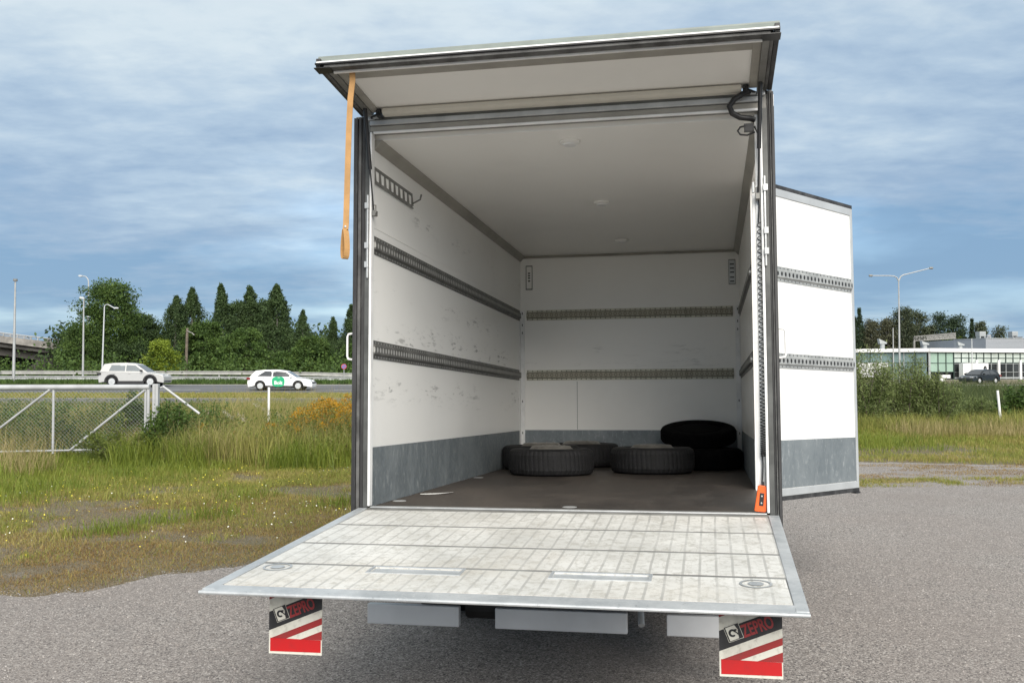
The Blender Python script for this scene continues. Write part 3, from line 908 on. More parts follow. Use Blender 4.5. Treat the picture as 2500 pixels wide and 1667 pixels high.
# air vents on the bulkhead
for xc in (-1.008, 1.033):
    mb = MB()
    mb.box(xc - 0.034, xc - 0.029, L - 0.012, L - 0.001, 1.775, 2.025); mb.box(xc + 0.029, xc + 0.034, L - 0.012, L - 0.001, 1.775, 2.025)
    mb.box(xc - 0.029, xc + 0.029, L - 0.012, L - 0.001, 1.775, 1.785); mb.box(xc - 0.029, xc + 0.029, L - 0.012, L - 0.001, 2.015, 2.025)
    v = mb.build('air_vent', m_alu_dark, truck)
    MB().box(xc - 0.028, xc + 0.028, L - 0.006, L - 0.001, 1.787, 2.013).build('shutter', m_alu if xc > 0 else m_wall, v)
    mb = MB()
    for z in ((1.86, 1.89, 1.915, 1.94) if xc < 0 else (1.80, 1.84, 1.89, 1.93, 1.97)):
        MB().box(xc - (0.012 if xc < 0 else 0.020), xc + (0.012 if xc < 0 else 0.020), L - 0.010, L - 0.0065, z, z + 0.012).build('slide', m_black, v)

# ceiling lamps
for y, r in ((0.305, 0.062), (2.03, 0.062), (3.749, 0.062)):
    mb = MB(); mb.lathe([(0.0, HCEIL - 0.026), (r * 0.62, HCEIL - 0.026), (r * 0.70, HCEIL - 0.020), (r * 0.72, HCEIL - 0.012)], (0.02, y, 0), seg=28)
    lamp = MB().lathe([(r * 0.73, HCEIL - 0.019), (r * 0.97, HCEIL - 0.014), (r, HCEIL - 0.002), (r, HCEIL)], (0.02, y, 0), seg=28).build('ceiling_lamp', m_lens, truck, smooth=True)
    mb.build('lamp_glass', m_alu_white, lamp, smooth=True)

# rear frame: posts, header, sill
for sx_ in (-1, 1):
    X = lambda v: sx_ * v
    ro = 0.030 if sx_ < 0 else 0.0
    mb = MB(); mb.box(X(1.101), X(1.156 + ro), -0.012, 0.058, -0.10, 2.245)
    post = mb.build('rear_post', m_alu_dark, truck)
    mb = MB()
    for k_, (x0, x1, y0) in enumerate(((1.128, 1.136 + ro * 0.3, -0.022), (1.138 + ro * 0.3, 1.145 + ro * 0.65, -0.030), (1.147 + ro * 0.65, 1.160 + ro, -0.038))):
        MB().box(X(x0), X(x1), y0, -0.0121, -0.11, 2.240 - 0.004 * k_).build('rubber_seal', m_rubber_pale if k_ == 1 else m_rubber, post, bevel=0.002)
    MB().box(X(1.1565 + ro), X(1.164 + ro), -0.011, 0.02, -0.13, 2.16).build('rubber_lip', m_black, post)
    MB().box(X(1.086), X(1.0995), -0.022, 0.030, 0.008, 2.150).build('edge_strip', m_alu_white, post, bevel=0.004)
    MB().box(X(1.1012), X(1.1265), -0.018, -0.0121, 0.0, 2.15).build('cover_strip', m_cover, post)
    # lock bar with hinges
    mb = MB(); mb.box(X(1.1015), X(1.111), -0.034, -0.0185, 1.30, 1.78)
    for z in (1.36, 1.47, 1.70):
        mb.box(X(1.098), X(1.122), -0.040, -0.0341, z, z + 0.035)
    mb.build('lock_bar', m_alu, post, bevel=0.002)
    # grab handle on the outside edge
    z0, z1 = (0.835, 0.985) if sx_ < 0 else (0.815, 0.97)
    xo = X(1.1645 + ro)
    mb = MB(); mb.tube([(xo, -0.01, z0), (xo + sx_ * 0.028, -0.012, z0 + 0.004), (xo + sx_ * 0.034, -0.012, z0 + 0.02), (xo + sx_ * 0.034, -0.012, z1 - 0.02), (xo + sx_ * 0.028, -0.012, z1 - 0.004), (xo, -0.01, z1)], 0.0065, 8)
    mb.build('grab_handle', m_alu_white, truck, smooth=True)

mb = MB(); mb.box(-1.10, 1.10, -0.004, 0.058, 2.150, 2.245)
hd = mb.build('header', m_alu_dark, truck)
MB().box(-1.08, 1.08, -0.020, -0.0041, 2.138, 2.152).build('edge_strip', m_alu_white, hd, bevel=0.003)
MB().box(-1.10, 1.10, -0.012, -0.0041, 2.154, 2.182).build('header_band', m_trim, hd)
MB().box(-1.10, 1.10, -0.026, -0.0041, 2.186, 2.216).build('header_band', m_alu, hd, bevel=0.004)
mb = MB(); mb.box(-1.10, 1.10, -0.012, 0.044, -0.11, -0.002)
sill = mb.build('rear_sill', m_alu_dark, truck)
MB().box(-1.085, 1.085, -0.016, 0.044, -0.0018, 0.006).build('edge_strip', m_alu, sill, bevel=0.002)
mb = MB()
for x in (-0.62, 0.42):
    mb.box(x, x + 0.075, -0.030, -0.0125, -0.055, -0.012)
mb.build('rubber_buffer', m_black, sill)

# ---------------------------------------------------------------- raised top flap
A_, B_ = Vector((0, -0.012, 2.262)), Vector((0, -0.700, 2.322))
U_ = (B_ - A_).normalized(); N_ = Vector((0, -U_.z, U_.y)); N_ = N_ if N_.z > 0 else -N_
FL = (B_ - A_).length
def fl(s_, h): return A_ + U_ * s_ + N_ * h
def flap_slab(mb, x0, x1, s0, s1, h0, h1):
    P = lambda x, s_, h: (x, fl(s_, h).y, fl(s_, h).z)
    mb.prism([P(x0, s0, h0), P(x1, s0, h0), P(x1, s0, h1), P(x0, s0, h1)], tuple(U_ * (s1 - s0)))
flap = MB(); flap_slab(flap, -1.10, 1.10, 0.0, FL - 0.045, 0.002, 0.038)
flap = flap.build('top_flap', m_ceiling, truck)
for sx_ in (-1, 1):
    mb = MB(); flap_slab(mb, sx_ * 1.035, sx_ * 1.075, 0.03, FL - 0.06, -0.010, 0.0018); mb.build('flap_frame', m_trim, flap)
    mb = MB(); flap_slab(mb, sx_ * 1.077, sx_ * 1.112, 0.0, FL - 0.062, -0.018, 0.036); mb.build('flap_frame', m_alu_dark, flap)
    mb = MB(); flap_slab(mb, sx_ * 1.113, sx_ * 1.128, -0.005, FL - 0.062, -0.026, 0.030); mb.build('rubber_seal', m_rubber_pale, flap, bevel=0.003)
    mb = MB(); flap_slab(mb, sx_ * 1.130, sx_ * 1.155, -0.005, FL - 0.012, -0.016, 0.030); mb.build('rubber_seal', m_rubber, flap, bevel=0.003)
    mb = MB(); flap_slab(mb, sx_ * 1.075, sx_ * 1.158, FL - 0.070, FL + 0.003, -0.030, -0.0265); mb.build('seal_corner', m_black, flap)
mb = MB(); flap_slab(mb, -1.075, 1.075, FL - 0.150, FL - 0.078, -0.012, 0.0018); flap_slab(mb, -1.075, 1.075, FL - 0.205, FL - 0.152, -0.006, 0.0018); mb.build('flap_frame', m_trim, flap)
mb = MB(); flap_slab(mb, -1.076, 1.076, FL - 0.077, FL - 0.062, -0.031, 0.0018); mb.build('edge_strip', m_alu_white, flap)
mb = MB(); flap_slab(mb, -1.112, 1.112, FL - 0.061, FL - 0.012, -0.024, -0.003); mb.build('rubber_seal', m_rubber_pale, flap, bevel=0.003)
mb = MB(); flap_slab(mb, -1.155, 1.155, FL - 0.011, FL, -0.008, 0.0); mb.build('rubber_lip', m_black, flap)
mb = MB()
P = lambda x, s_, h: (x, fl(s_, h).y, fl(s_, h).z)
mb.prism([P(-1.156, FL - 0.014, 0.010), P(-1.156, FL - 0.020, 0.014), P(-1.156, FL - 0.044, 0.046), P(-1.156, FL - 0.044, 0.054), P(-1.156, FL - 0.060, 0.054), P(-1.156, FL - 0.060, 0.0395), P(-1.156, FL - 0.040, 0.010)], (2.312, 0, 0))
mb.build('drip_rail', m_drip, flap)
mb = MB(); flap_slab(mb, -1.150, 1.150, FL - 0.020, FL - 0.006, 0.0005, 0.0095); mb.build('edge_strip', m_alu_white, flap)
# blind tube near the hinge
mb = MB()
mb.prism([(-1.005, -0.035, 2.226), (-1.005, -0.075, 2.228), (-1.005, -0.092, 2.240), (-1.005, -0.095, 2.262), (-1.005, -0.030, 2.258)], (2.0, 0, 0))
mb.build('flap_tube', m_cream, truck, bevel=0.004)
for sx_, xx in ((-1, -1.012), (1, 1.002)):
    mb = MB(); mb.box(xx, xx + sx_ * 0.030, -0.085, -0.03, 2.222, 2.262); mb.box(xx, xx + sx_ * 0.012, -0.105, -0.085, 2.235, 2.255)
    mb.tube([(xx + sx_ * 0.02, -0.06, 2.245), (xx + sx_ * 0.075, -0.04, 2.225)], 0.008, 6)
    mb.build('tube_bracket', m_black, truck, bevel=0.003)
    mb = MB(); mb.box(sx_ * 1.075, sx_ * 1.118, -0.030, -0.005, 2.217, 2.258); mb.box(sx_ * 1.04, sx_ * 1.073, -0.05, -0.028, 2.22, 2.235)
    mb.build('hinge', m_alu, truck, bevel=0.003)
# gas struts
for sx_ in (-1, 1):
    p0 = Vector((sx_ * 1.072, -0.020, 1.675)); p1 = Vector((sx_ * 1.090, -0.130, 2.255))
    pm = p0.lerp(p1, 0.42)
    MB().tube([pm, p1], 0.0115, 10).build('gas_strut', m_black, truck, smooth=True)
    st = truck.children[-1]
    st = [c for c in COL.objects if c.name.startswith('gas_strut')][-1]
    MB().tube([p0, pm], 0.0048, 8).build('piston_rod', m_black, st, smooth=True)
    mb = MB(); mb.box(sx_ * 1.060, sx_ * 1.0795, -0.030, 0.012, 1.660, 1.690); mb.tube([(sx_ * 1.06, -0.022, 1.675), (sx_ * 1.06, -0.022, 1.72), (sx_ * 1.075, -0.022, 1.72)], 0.004, 6)
    mb.build('strut_bracket', m_alu_dark, st)
# wiring at the right hinge
mb = MB()
mb.tube([(1.035, -0.05, 2.235), (1.00, -0.075, 2.215), (0.955, -0.085, 2.185), (0.930, -0.08, 2.150), (0.945, -0.07, 2.115), (0.985, -0.055, 2.095), (1.04, -0.04, 2.090), (1.062, -0.03, 2.085)], 0.0155, 10)
mb.build('corrugated_hose', m_black, truck, smooth=True)
mb = MB()
mb.tube([(1.055, -0.035, 2.045), (1.02, -0.05, 2.05), (0.985, -0.055, 2.042), (0.972, -0.055, 2.022), (0.985, -0.055, 2.002), (1.02, -0.05, 1.998), (1.06, -0.04, 2.015)], 0.005, 8)
mb.tube([(1.06, -0.03, 2.05), (1.078, -0.03, 2.01), (1.082, -0.03, 1.97)], 0.005, 8)
mb.box(1.005, 1.055, -0.055, -0.025, 2.02, 2.06)
mb.build('cable', m_black, truck, smooth=False)
# cable conduit just inside the right post
mb = MB(); mb.box(1.042, 1.062, 0.034, 0.046, 0.002, 1.70); mb.build('cable_conduit', m_alu_white, truck, bevel=0.003)
mb = MB(); mb.box(1.044, 1.058, 0.030, 0.046, 1.705, 1.765); mb.build('conduit_cap', m_alu, truck, bevel=0.003)
mb = MB(); mb.box(1.0625, 1.0795, 0.028, 0.046, 0.002, 2.13); mb.build('conduit_backing', m_alu, truck)

# floor anchors
for x, y in ((-1.045, 0.40), (-1.045, 2.45), (0.02, 0.20)):
    MB().lathe([(0.0, 0.004), (0.032, 0.004), (0.040, 0.002), (0.042, 0.0002)], (x, y, 0), seg=20).build('floor_anchor', m_alu, truck, smooth=True)

# ---------------------------------------------------------------- tail lift platform
PS = (-0.142 + 0.008) / (-1.79 + 0.04)
pz = lambda y: -0.008 + (y + 0.04) * PS
def pslab(mb, x0, x1, y0, y1, t0, t1, x0b=None, x1b=None):
    """slab on the platform plane between y0 (near the van) and y1 (towards the tip); tops t1, bottoms t0 relative to the plane"""
    xa, xb = (x0 if x0b is None else x0b), (x1 if x1b is None else x1b)
    lo = [(xa, y1, pz(y1) + t0), (xb, y1, pz(y1) + t0), (x1, y0, pz(y0) + t0), (x0, y0, pz(y0) + t0)]
    hi = [(xa, y1, pz(y1) + t1), (xb, y1, pz(y1) + t1), (x1, y0, pz(y0) + t1), (x0, y0, pz(y0) + t1)]
    mb.hexa(lo, hi)
mb = MB()
mb.hexa([(-1.12, -1.74, pz(-1.74) - 0.018), (1.11, -1.74, pz(-1.74) - 0.018), (1.13, -0.06, pz(-0.06) - 0.062), (-1.13, -0.06, pz(-0.06) - 0.062)],
        [(-1.12, -1.74, pz(-1.74) - 0.006), (1.11, -1.74, pz(-1.74) - 0.006), (1.13, -0.06, pz(-0.06) - 0.006), (-1.13, -0.06, pz(-0.06) - 0.006)])
plat = mb.build('lift_platform', m_groove, truck)
seams = [-0.055, -0.470, -0.918, -1.328, -1.715]
R1 = (-0.578, -0.203, -1.350, -1.440); R2 = (0.180, 0.560, -1.360, -1.448)
for i in range(4):
    y0, y1 = seams[i] - (0.017 if i else 0.004), seams[i + 1] + 0.017
    mb = MB()
    if i < 3:
        pslab(mb, -1.095, 1.088, y0, y1, -0.0055, 0.0)
    else:
        xs = [-1.085, R1[0], R1[1], R2[0], R2[1], 1.080]
        ya, yb = -1.350, -1.442
        pslab(mb, -1.085, 1.080, y0, ya, -0.0055, 0.0)
        pslab(mb, -1.085, 1.080, yb, y1, -0.0055, 0.0)
        for q in (0, 2, 4):
            pslab(mb, xs[q], xs[q + 1], ya, yb, -0.0055, 0.0)
    mb.build('deck_plank', m_deck, plat)
for y in seams[1:4]:
    mb = MB(); pslab(mb, -1.092, 1.085, y + 0.014, y - 0.014, -0.0058, -0.0006); mb.build('deck_seam', m_seam, plat)
def sedge(mb, x0, x1, xa, xb, y1):
    y0 = -0.03
    mb.hexa([(xa, y1, pz(y1) - 0.012), (xb, y1, pz(y1) - 0.012), (x1, y0, pz(y0) - 0.055), (x0, y0, pz(y0) - 0.055)],
            [(xa, y1, pz(y1) + 0.001), (xb, y1, pz(y1) + 0.001), (x1, y0, pz(y0) + 0.007), (x0, y0, pz(y0) + 0.007)])
for r in (R1, R2):
    mb = MB(); pslab(mb, r[0], r[1], -1.350, -1.442, -0.0058, -0.0045); mb.build('recess_floor', m_edge, plat)
    mb = MB()
    for x0, x1, y0, y1 in ((r[0] - 0.012, r[1] + 0.012, -1.338, -1.350), (r[0] - 0.012, r[1] + 0.012, -1.442, -1.452), (r[0] - 0.012, r[0], -1.350, -1.442), (r[1], r[1] + 0.012, -1.350, -1.442)):
        pslab(mb, x0, x1, y0, y1, 0.0, 0.004)
    mb.build('recess_rim', m_edge, plat)
mb = MB(); sedge(mb, -1.149, -1.097, -1.140, -1.088, -1.772); mb.build('side_edge', m_edge, plat, bevel=0.003)
mb = MB(); sedge(mb, 1.090, 1.145, 1.081, 1.128, -1.790); mb.build('side_edge', m_edge, plat, bevel=0.003)
mb = MB()
mb.hexa([(-1.139, -1.795, pz(-1.795) - 0.014), (1.128, -1.806, pz(-1.806) - 0.014), (1.081, -1.717, pz(-1.717) - 0.02), (-1.087, -1.717, pz(-1.717) - 0.02)],
        [(-1.139, -1.795, pz(-1.795) - 0.002), (1.128, -1.806, pz(-1.806) - 0.002), (1.081, -1.717, pz(-1.717) + 0.002), (-1.087, -1.717, pz(-1.717) + 0.002)])
mb.build('tip_edge', m_edge, plat)
MB().tube([(-1.139, -1.795, pz(-1.795) - 0.008), (1.128, -1.806, pz(-1.806) - 0.008)], 0.0075, 8).build('tip_bead', m_edge, plat, smooth=True)
mb = MB(); mb.box(-1.10, 1.09, -0.056, -0.032, -0.045, -0.006); mb.build('hinge_bar', m_alu_dark, plat)
for x, y in ((-0.995, -1.405), (0.965, -1.435)):
    mb = MB(); nrm = 0
    for r0, r1, t in ((0.0, 0.030, 0.003), (0.052, 0.062, 0.003)):
        vs = []; seg = 28
        for k in range(seg):
            an = 2 * math.pi * k / seg
            for rr in (r0, r1):
                yy = y + rr * math.sin(an)
                vs.append((x + rr * math.cos(an), yy, pz(yy) + t))
        mb.add(vs, [(2 * k, 2 * k + 1, (2 * k + 3) % (2 * seg), (2 * k + 2) % (2 * seg)) for k in range(seg)])
    mb.build('foot_switch', m_edge, plat)

# lift gear, under-run bars, chassis, rear wheels
mb = MB()
for x in (-0.46, 0.47):
    mb.hexa([(x - 0.03, -0.42, -0.16), (x + 0.03, -0.42, -0.16), (x + 0.03, 0.28, -0.56), (x - 0.03, 0.28, -0.56)],
            [(x - 0.03, -0.42, -0.10), (x + 0.03, -0.42, -0.10), (x + 0.03, 0.28, -0.44), (x - 0.03, 0.28, -0.44)])
    mb.tube([(x + 0.09, 0.35, -0.44), (x + 0.09, -0.2, -0.20)], 0.035, 10)
mb.build('lift_arm', m_chassis, truck)
mb = MB(); mb.tube([(-0.56, 0.24, -0.50), (0.56, 0.24, -0.50)], 0.055, 12); mb.box(-0.36, 0.30, 0.2, 0.5, -0.56, -0.24); mb.lathe([(0.0, -0.1), (0.09, -0.1), (0.09, 0.1), (0.0, 0.1)], (-0.44, 0.1, -0.52), 'X', 14)
mb.box(0.44, 0.86, 0.15, 0.45, -0.55, -0.25); mb.build('lift_frame', m_chassis, truck)
MB().tube([(0.433, -0.10, -0.50), (0.440, -0.16, -0.56)], 0.017, 10).build('tow_pin', m_alu, truck, smooth=True)
for x0, x1 in ((-1.065, -0.545), (-0.345, 0.362), (0.565, 1.07)):
    mb = MB(); mb.box(x0, x1, -0.10, -0.055, -0.622, -0.514)
    mb.build('underrun_bar', m_bar, truck, bevel=0.005)
mb = MB()
for x in (-0.42, 0.42):
    mb.box(x - 0.035, x + 0.035, 0.1, L, -0.34, -0.16)
for y in (0.5, 1.2, 1.9, 2.6, 3.3, 4.0):
    mb.box(-1.08, 1.08, y, y + 0.06, -0.16, -0.052)
mb.box(-0.3, 0.3, 1.1, 1.5, -0.6, -0.35); mb.tube([(-0.9, 1.35, -0.47), (0.9, 1.35, -0.47)], 0.06, 10)
for x in (-0.80, 0.72):
    mb.box(x, x + 0.08, 0.05, 0.10, -0.57, -0.1)
mb.build('chassis', m_chassis, truck)

def tyre_profile(r, w, hub):
    return [(hub, -w * 0.42), (hub + (r - hub) * 0.35, -w * 0.50), (r * 0.90, -w * 0.485), (r * 0.965, -w * 0.42), (r, -w * 0.28), (r, w * 0.28), (r * 0.965, w * 0.42), (r * 0.90, w * 0.485), (hub + (r - hub) * 0.35, w * 0.50), (hub, w * 0.42)]
def tyre_mesh(r, w, hub, seg=56):
    """tread blocks are real grooves cut as steps round the circumference"""
    mb = MB()
    prof = tyre_profile(r, w, hub)
    vs, fs = [], []
    S = seg * 3
    for i, (pr_, h) in enumerate(prof):
        for k in range(S):
            rr = pr_
            if i in (3, 4, 5, 6) and k % 3 == 0: rr -= 0.003
            an = 2 * math.pi * (k + (0.6 if i in (4,) else 0)) / S
            vs.append((rr * math.cos(an), rr * math.sin(an), h))
    for i in range(len(prof) - 1):
        for k in range(S):
            fs.append((i * S + k, i * S + (k + 1) % S, (i + 1) * S + (k + 1) % S, (i + 1) * S + k))
    mb.add(vs, fs)
    for h in (-w * 0.15, 0.0, w * 0.15):
        mb.lathe([(r + 0.0005, h - 0.004), (r + 0.0005, h + 0.004)], seg=S, cap=False)
    return mb
def rim_mesh(hub):
    mb = MB()
    mb.lathe([(hub * 1.02, 0.088), (hub * 0.98, 0.100), (hub * 0.92, 0.102), (hub * 0.85, 0.112), (hub * 0.80, 0.126), (hub * 0.76, 0.129), (hub * 0.34, 0.131), (hub * 0.32, 0.125), (hub * 0.30, 0.05), (0, 0.05)], seg=36)
    for k in range(6):
        an = 2 * math.pi * k / 6
        mb.lathe([(0.010, 0.12), (0.010, 0.134), (0.0, 0.135)], (hub * 0.55 * math.cos(an), hub * 0.55 * math.sin(an), 0), seg=6)
    return mb
for x in (-0.93, 0.93):
    w_ = bpy.data.objects.new('rear_wheel', tyre_mesh(0.355, 0.22, 0.205).mesh('rear_wheel', m_tyre)); COL.objects.link(w_)
    w_.parent = truck; w_.location = (x, 1.35, -0.472); w_.rotation_euler = (0, math.pi / 2 * (1 if x > 0 else -1), 0)
    rim_mesh(0.205).build('rim', m_rim, w_, smooth=True)

# ---------------------------------------------------------------- warning flags under the platform tip
def clip(poly, f):
    out = []
    for i in range(len(poly)):
        p, q = poly[i], poly[(i + 1) % len(poly)]
        a1, b1 = f(p), f(q)
        if a1 >= 0: out.append(p)
        if a1 * b1 < 0:
            t = a1 / (a1 - b1); out.append((p[0] + (q[0] - p[0]) * t, p[1] + (q[1] - p[1]) * t))
    return out
def text_mesh(body, size, bold=0.0):
    cu = bpy.data.curves.new('lettering', 'FONT'); cu.body = body; cu.size = size; cu.offset = bold; cu.extrude = 0.0004
    to = bpy.data.objects.new('lettering', cu); COL.objects.link(to)
    bpy.context.view_layer.update()
    me = bpy.data.meshes.new_from_object(to.evaluated_get(bpy.context.evaluated_depsgraph_get()))
    bpy.data.objects.remove(to); bpy.data.curves.remove(cu)
    return me
FW, FH = 0.224, 0.270
def make_flag(name_label, xc, yc, ztop, tilt):
    """local: x across, z up, print towards -y; origin at the top centre"""
    mb = MB()
    nx_, nz_ = 8, 10
    def wav(x, z): return 0.006 * math.sin(x * 22 + 1) * (-z / FH)
    body = MB(); body.box(-FW / 2, FW / 2, 0.0, 0.004, -FH, 0)
    f = body.build('warning_flag', m_flag_white, truck, loc=(xc, yc, ztop), rot=(tilt, 0, 0))
    f['label'] = name_label
    rect = [(-FW / 2, -FH), (FW / 2, -FH), (FW / 2, 0), (-FW / 2, 0)]
    sl = 0.40    # stripe slope
    def band(z0, z1, zmin=None):
        """stripe between lines z = z0 + sl*x and z = z1 + sl*x"""
        p = clip(rect, lambda p: p[1] - (z0 + sl * p[0])); p = clip(p, lambda p: (z1 + sl * p[0]) - p[1])
        if zmin is not None: p = clip(p, lambda p: p[1] - zmin)
        return p
    def put(poly, name, m, y, par=f):
        if len(poly) < 3: return
        b = MB(); b.prism([(p[0], y, p[1]) for p in poly], (0, 0.0012, 0)); return b.build(name, m, par)
    zt = -0.040           # visible part starts about here
    u = 0.000177
    zb = lambda py: zt - (py - 235) * u      # px row in the enlarged view at mid width -> z
    # rows at mid width (x=0): stripes read from the photograph
    put(band(zb(440) + 0.062, zb(440) + 0.130), 'red_stripe', m_flag_red, -0.0014)
    put(band(zb(775), zb(365)), 'black_band', m_flag_black, -0.0014)
    put(band(zb(1105), zb(960), zb(1195)), 'red_stripe', m_flag_red, -0.0014)
    low = clip(clip(rect, lambda p: (zb(1195) - 0.012 * p[0]) - p[1]), lambda p: p[1] + FH - 0.010 - 0.01 * p[0])
    low = clip(clip(low, lambda p: p[0] + FW / 2 - 0.006), lambda p: FW / 2 - 0.004 - p[0])
    put(low, 'bottom_stripe', m_flag_bright, -0.0014)
    put(clip(band(zb(1600), zb(1250)), lambda p: p[1] - zb(1196)), 'red_stripe', m_flag_red, -0.0014)
    an = math.atan(sl)
    # emblem: outlined white square with a black curled-horn head
    ec = Vector((-0.060, 0, zb(640)))
    R = lambda x, z: (ec.x + x * math.cos(an) - z * math.sin(an), ec.z + x * math.sin(an) + z * math.cos(an))
    h = 0.0245
    em = put([R(-h - .004, -h - .004), R(h + .004, -h - .004), R(h + .004, h + .004), R(-h - .004, h + .004)], 'emblem_border', m_flag_white, -0.0022)
    put([R(-h - .0025, -h - .0025), R(h + .0025, -h - .0025), R(h + .0025, h + .0025), R(-h - .0025, h + .0025)], 'emblem_ground', m_flag_black, -0.0028)
    put([R(-h + .002, -h), R(h * .45, -h), R(h * .62, -h * .1), R(h * .75, h * .25), R(h * .5, h), R(-h + .002, h)], 'emblem_field', m_flag_white, -0.0034)
    b = MB(); seg = 14; vs = []
    for k in range(seg + 1):
        t = k / seg; ang = math.radians(-60 - 290 * t)
        w0 = 0.0030 + 0.0012 * math.sin(math.pi * t)
        for rr in (0.0105 - w0, 0.0105 + w0):
            p = R(-0.004 + rr * math.cos(ang) * 1.0, 0.000 + rr * math.sin(ang)); vs.append((p[0], -0.0042, p[1]))
    b.add(vs, [(2 * k, 2 * k + 1, 2 * k + 3, 2 * k + 2) for k in range(seg)])
    for poly in ([(0.004, 0.006), (0.010, 0.002), (0.017, -0.010), (0.013, -0.012), (0.007, -0.002), (0.001, 0.004)],
                 [(0.0, 0.012), (0.012, 0.010), (0.0155, 0.006), (0.011, 0.0035), (0.004, 0.0065)]):
        b.add([(R(*p)[0], -0.0042, R(*p)[1]) for p in poly], [tuple(range(len(poly)))])
    b.build('emblem_horn', m_flag_black, f)
    me = text_mesh('ZEPRO', 0.058, 0.0016)
    me.materials.append(m_letter)
    xs = [v.co.x for v in me.vertices]; sxl = 0.118 / (max(xs) - min(xs))
    o = obj_from('lettering', me, f, (-0.022, -0.0030, zb(728)), (math.pi / 2, 0, 0))
    o.rotation_euler = (math.pi / 2, -an, 0)
    o.scale = (sxl, 1.08, 1)
    # dirt specks and bolt heads
    b = MB()
    for bx in (-0.085, 0.085):
        b.lathe([(0.0, -0.006), (0.006, -0.006), (0.007, -0.002)], (bx, 0, -0.02), 'Y', 8)
    b.build('bolt', m_alu, f)
    return f
make_flag('striped flag under the left corner of the platform', -0.826, -1.60, -0.148, 0.0)
make_flag('striped flag under the right corner of the platform', 0.936, -1.60, -0.150, 0.0)

# ---------------------------------------------------------------- open side door on the right
HY = 1.62; PHI = math.radians(35.5)
DM = Matrix.Translation((1.190, HY, 0)) @ Matrix.Rotation(-PHI, 4, 'Z')   # local y runs from the hinge to the free end; inner face towards +x
WD = 1.235
door = bpy.data.objects.new('side_door', MB().box(-0.035, -0.002, 0.02, WD - 0.02, -0.05, 2.085).mesh('side_door', m_doorpanel)); COL.objects.link(door)
door.parent = truck; door.matrix_basis = DM
door['label'] = 'open side door with white inner panel'
mb = MB()
mb.box(-0.04, 0.006, WD - 0.032, WD, -0.055, 2.10); mb.box(-0.04, 0.006, 0.0, 0.03, -0.055, 2.10)
mb.box(-0.04, 0.005, 0.03, WD - 0.032, 2.045, 2.10); mb.box(-0.04, 0.005, 0.03, WD - 0.032, -0.055, -0.005)
mb.build('door_frame', m_frame, door, bevel=0.003)
MB().box(-0.035, 0.003, 0.0, WD + 0.003, 2.101, 2.128).build('rubber_seal', m_rubber, door)
MB().box(-0.035, 0.003, 0.0, WD + 0.006, -0.085, -0.056).build('rubber_seal', m_rubber, door)
MB().box(-0.03, 0.012, WD - 0.06, WD + 0.004, -0.095, -0.0855).build('door_stop', m_black, door)
MB().box(-0.002, 0.003, 0.032, WD - 0.034, 0.0, 0.330).build('kick_plate', m_kick, door)
MB().box(-0.055, -0.041, 0.0, WD, -0.06, 2.10).build('outer_skin', m_skin, door)
rm = rail_mesh(WD - 0.075, m_rail)
for z in (R1Z - 0.01, R2Z - 0.012):
    obj_from('load_rail', rm, door, (-0.002, 0.035 + (WD - 0.075) / 2, z), (0, 0, -math.pi / 2))
mb = MB()
for z in (0.15, 1.0, 1.9):
    mb.tube([(-0.02, -0.01, z), (-0.02, -0.01, z + 0.12)], 0.012, 8)
mb.build('hinge', m_alu, door)

# ------------------------------------------------------------------ things in and on the van
def in_van(name, label, cat, loc, rot=None, group=None):
    M_ = TM @ Matrix.Translation(loc)
    if rot is not None: M_ = M_ @ rot
    return empty(name, label, cat, matrix=M_, group=group)
# lift control on its coiled cable
ct = in_van('lift_control', 'orange hand control hanging on a black coiled cable by the right rear post', 'remote control', (1.052, -0.004, 0.013))
tilt = Matrix.Rotation(math.radians(4), 4, 'Y')
mb = MB()
mb.prism([(-0.031, 0.0, 0.004), (-0.026, 0.0, 0.0), (0.024, 0.0, 0.0), (0.030, 0.0, 0.006), (0.026, 0.0, 0.095), (0.022, 0.0, 0.132), (0.016, 0.0, 0.137), (-0.015, 0.0, 0.137), (-0.021, 0.0, 0.130), (-0.024, 0.0, 0.085)], (0, 0.030, 0))
cb = mb.build('control_body', m_orange, ct, bevel=0.005, rot=(0, math.radians(5), 0))
mb = MB(); mb.box(-0.009, 0.013, -0.003, -0.0005, 0.032, 0.098); pn = mb.build('button_panel', m_black, cb, bevel=0.001)
mb = MB()
for z in (0.046, 0.082):
    mb.lathe([(0.0, -0.006), (0.004, -0.0055), (0.005, -0.003)], (0.002, 0, z), 'Y', 10)
mb.build('button', m_alu, cb)
MB().lathe([(0.007, 0.136), (0.005, 0.156), (0.0, 0.157)], (0.004, 0.015, 0), seg=10).build('cable_gland', m_black, cb)
pts = [(0.012, 0.015, 0.150), (0.017, 0.015, 0.20), (0.019, 0.016, 0.25), (0.016, 0.018, 0.29)]
MB().tube(pts, 0.0035, 6).build('straight_cable', m_black, ct, smooth=True)
z0, z1, turns = 0.287, 1.53, 56
pts = []
N = turns * 10
for k in range(N + 1):
    t = k / N
    # coils lie closer towards the bottom
    zz = z0 + (z1 - z0) * (0.30 * t + 0.70 * t ** 1.9)
    an = 2 * math.pi * turns * t
    pts.append((0.020 + 0.0120 * math.cos(an) + 0.006 * t, 0.016 + 0.0120 * math.sin(an), zz))
MB().tube(pts, 0.0027, 5).build('coiled_cable', m_black, ct, smooth=True)
MB().tube([(0.020, 0.016, 1.525), (0.026, 0.018, 1.62), (0.020, 0.018, 1.72)], 0.0035, 6).build('straight_cable', m_black, ct, smooth=True)

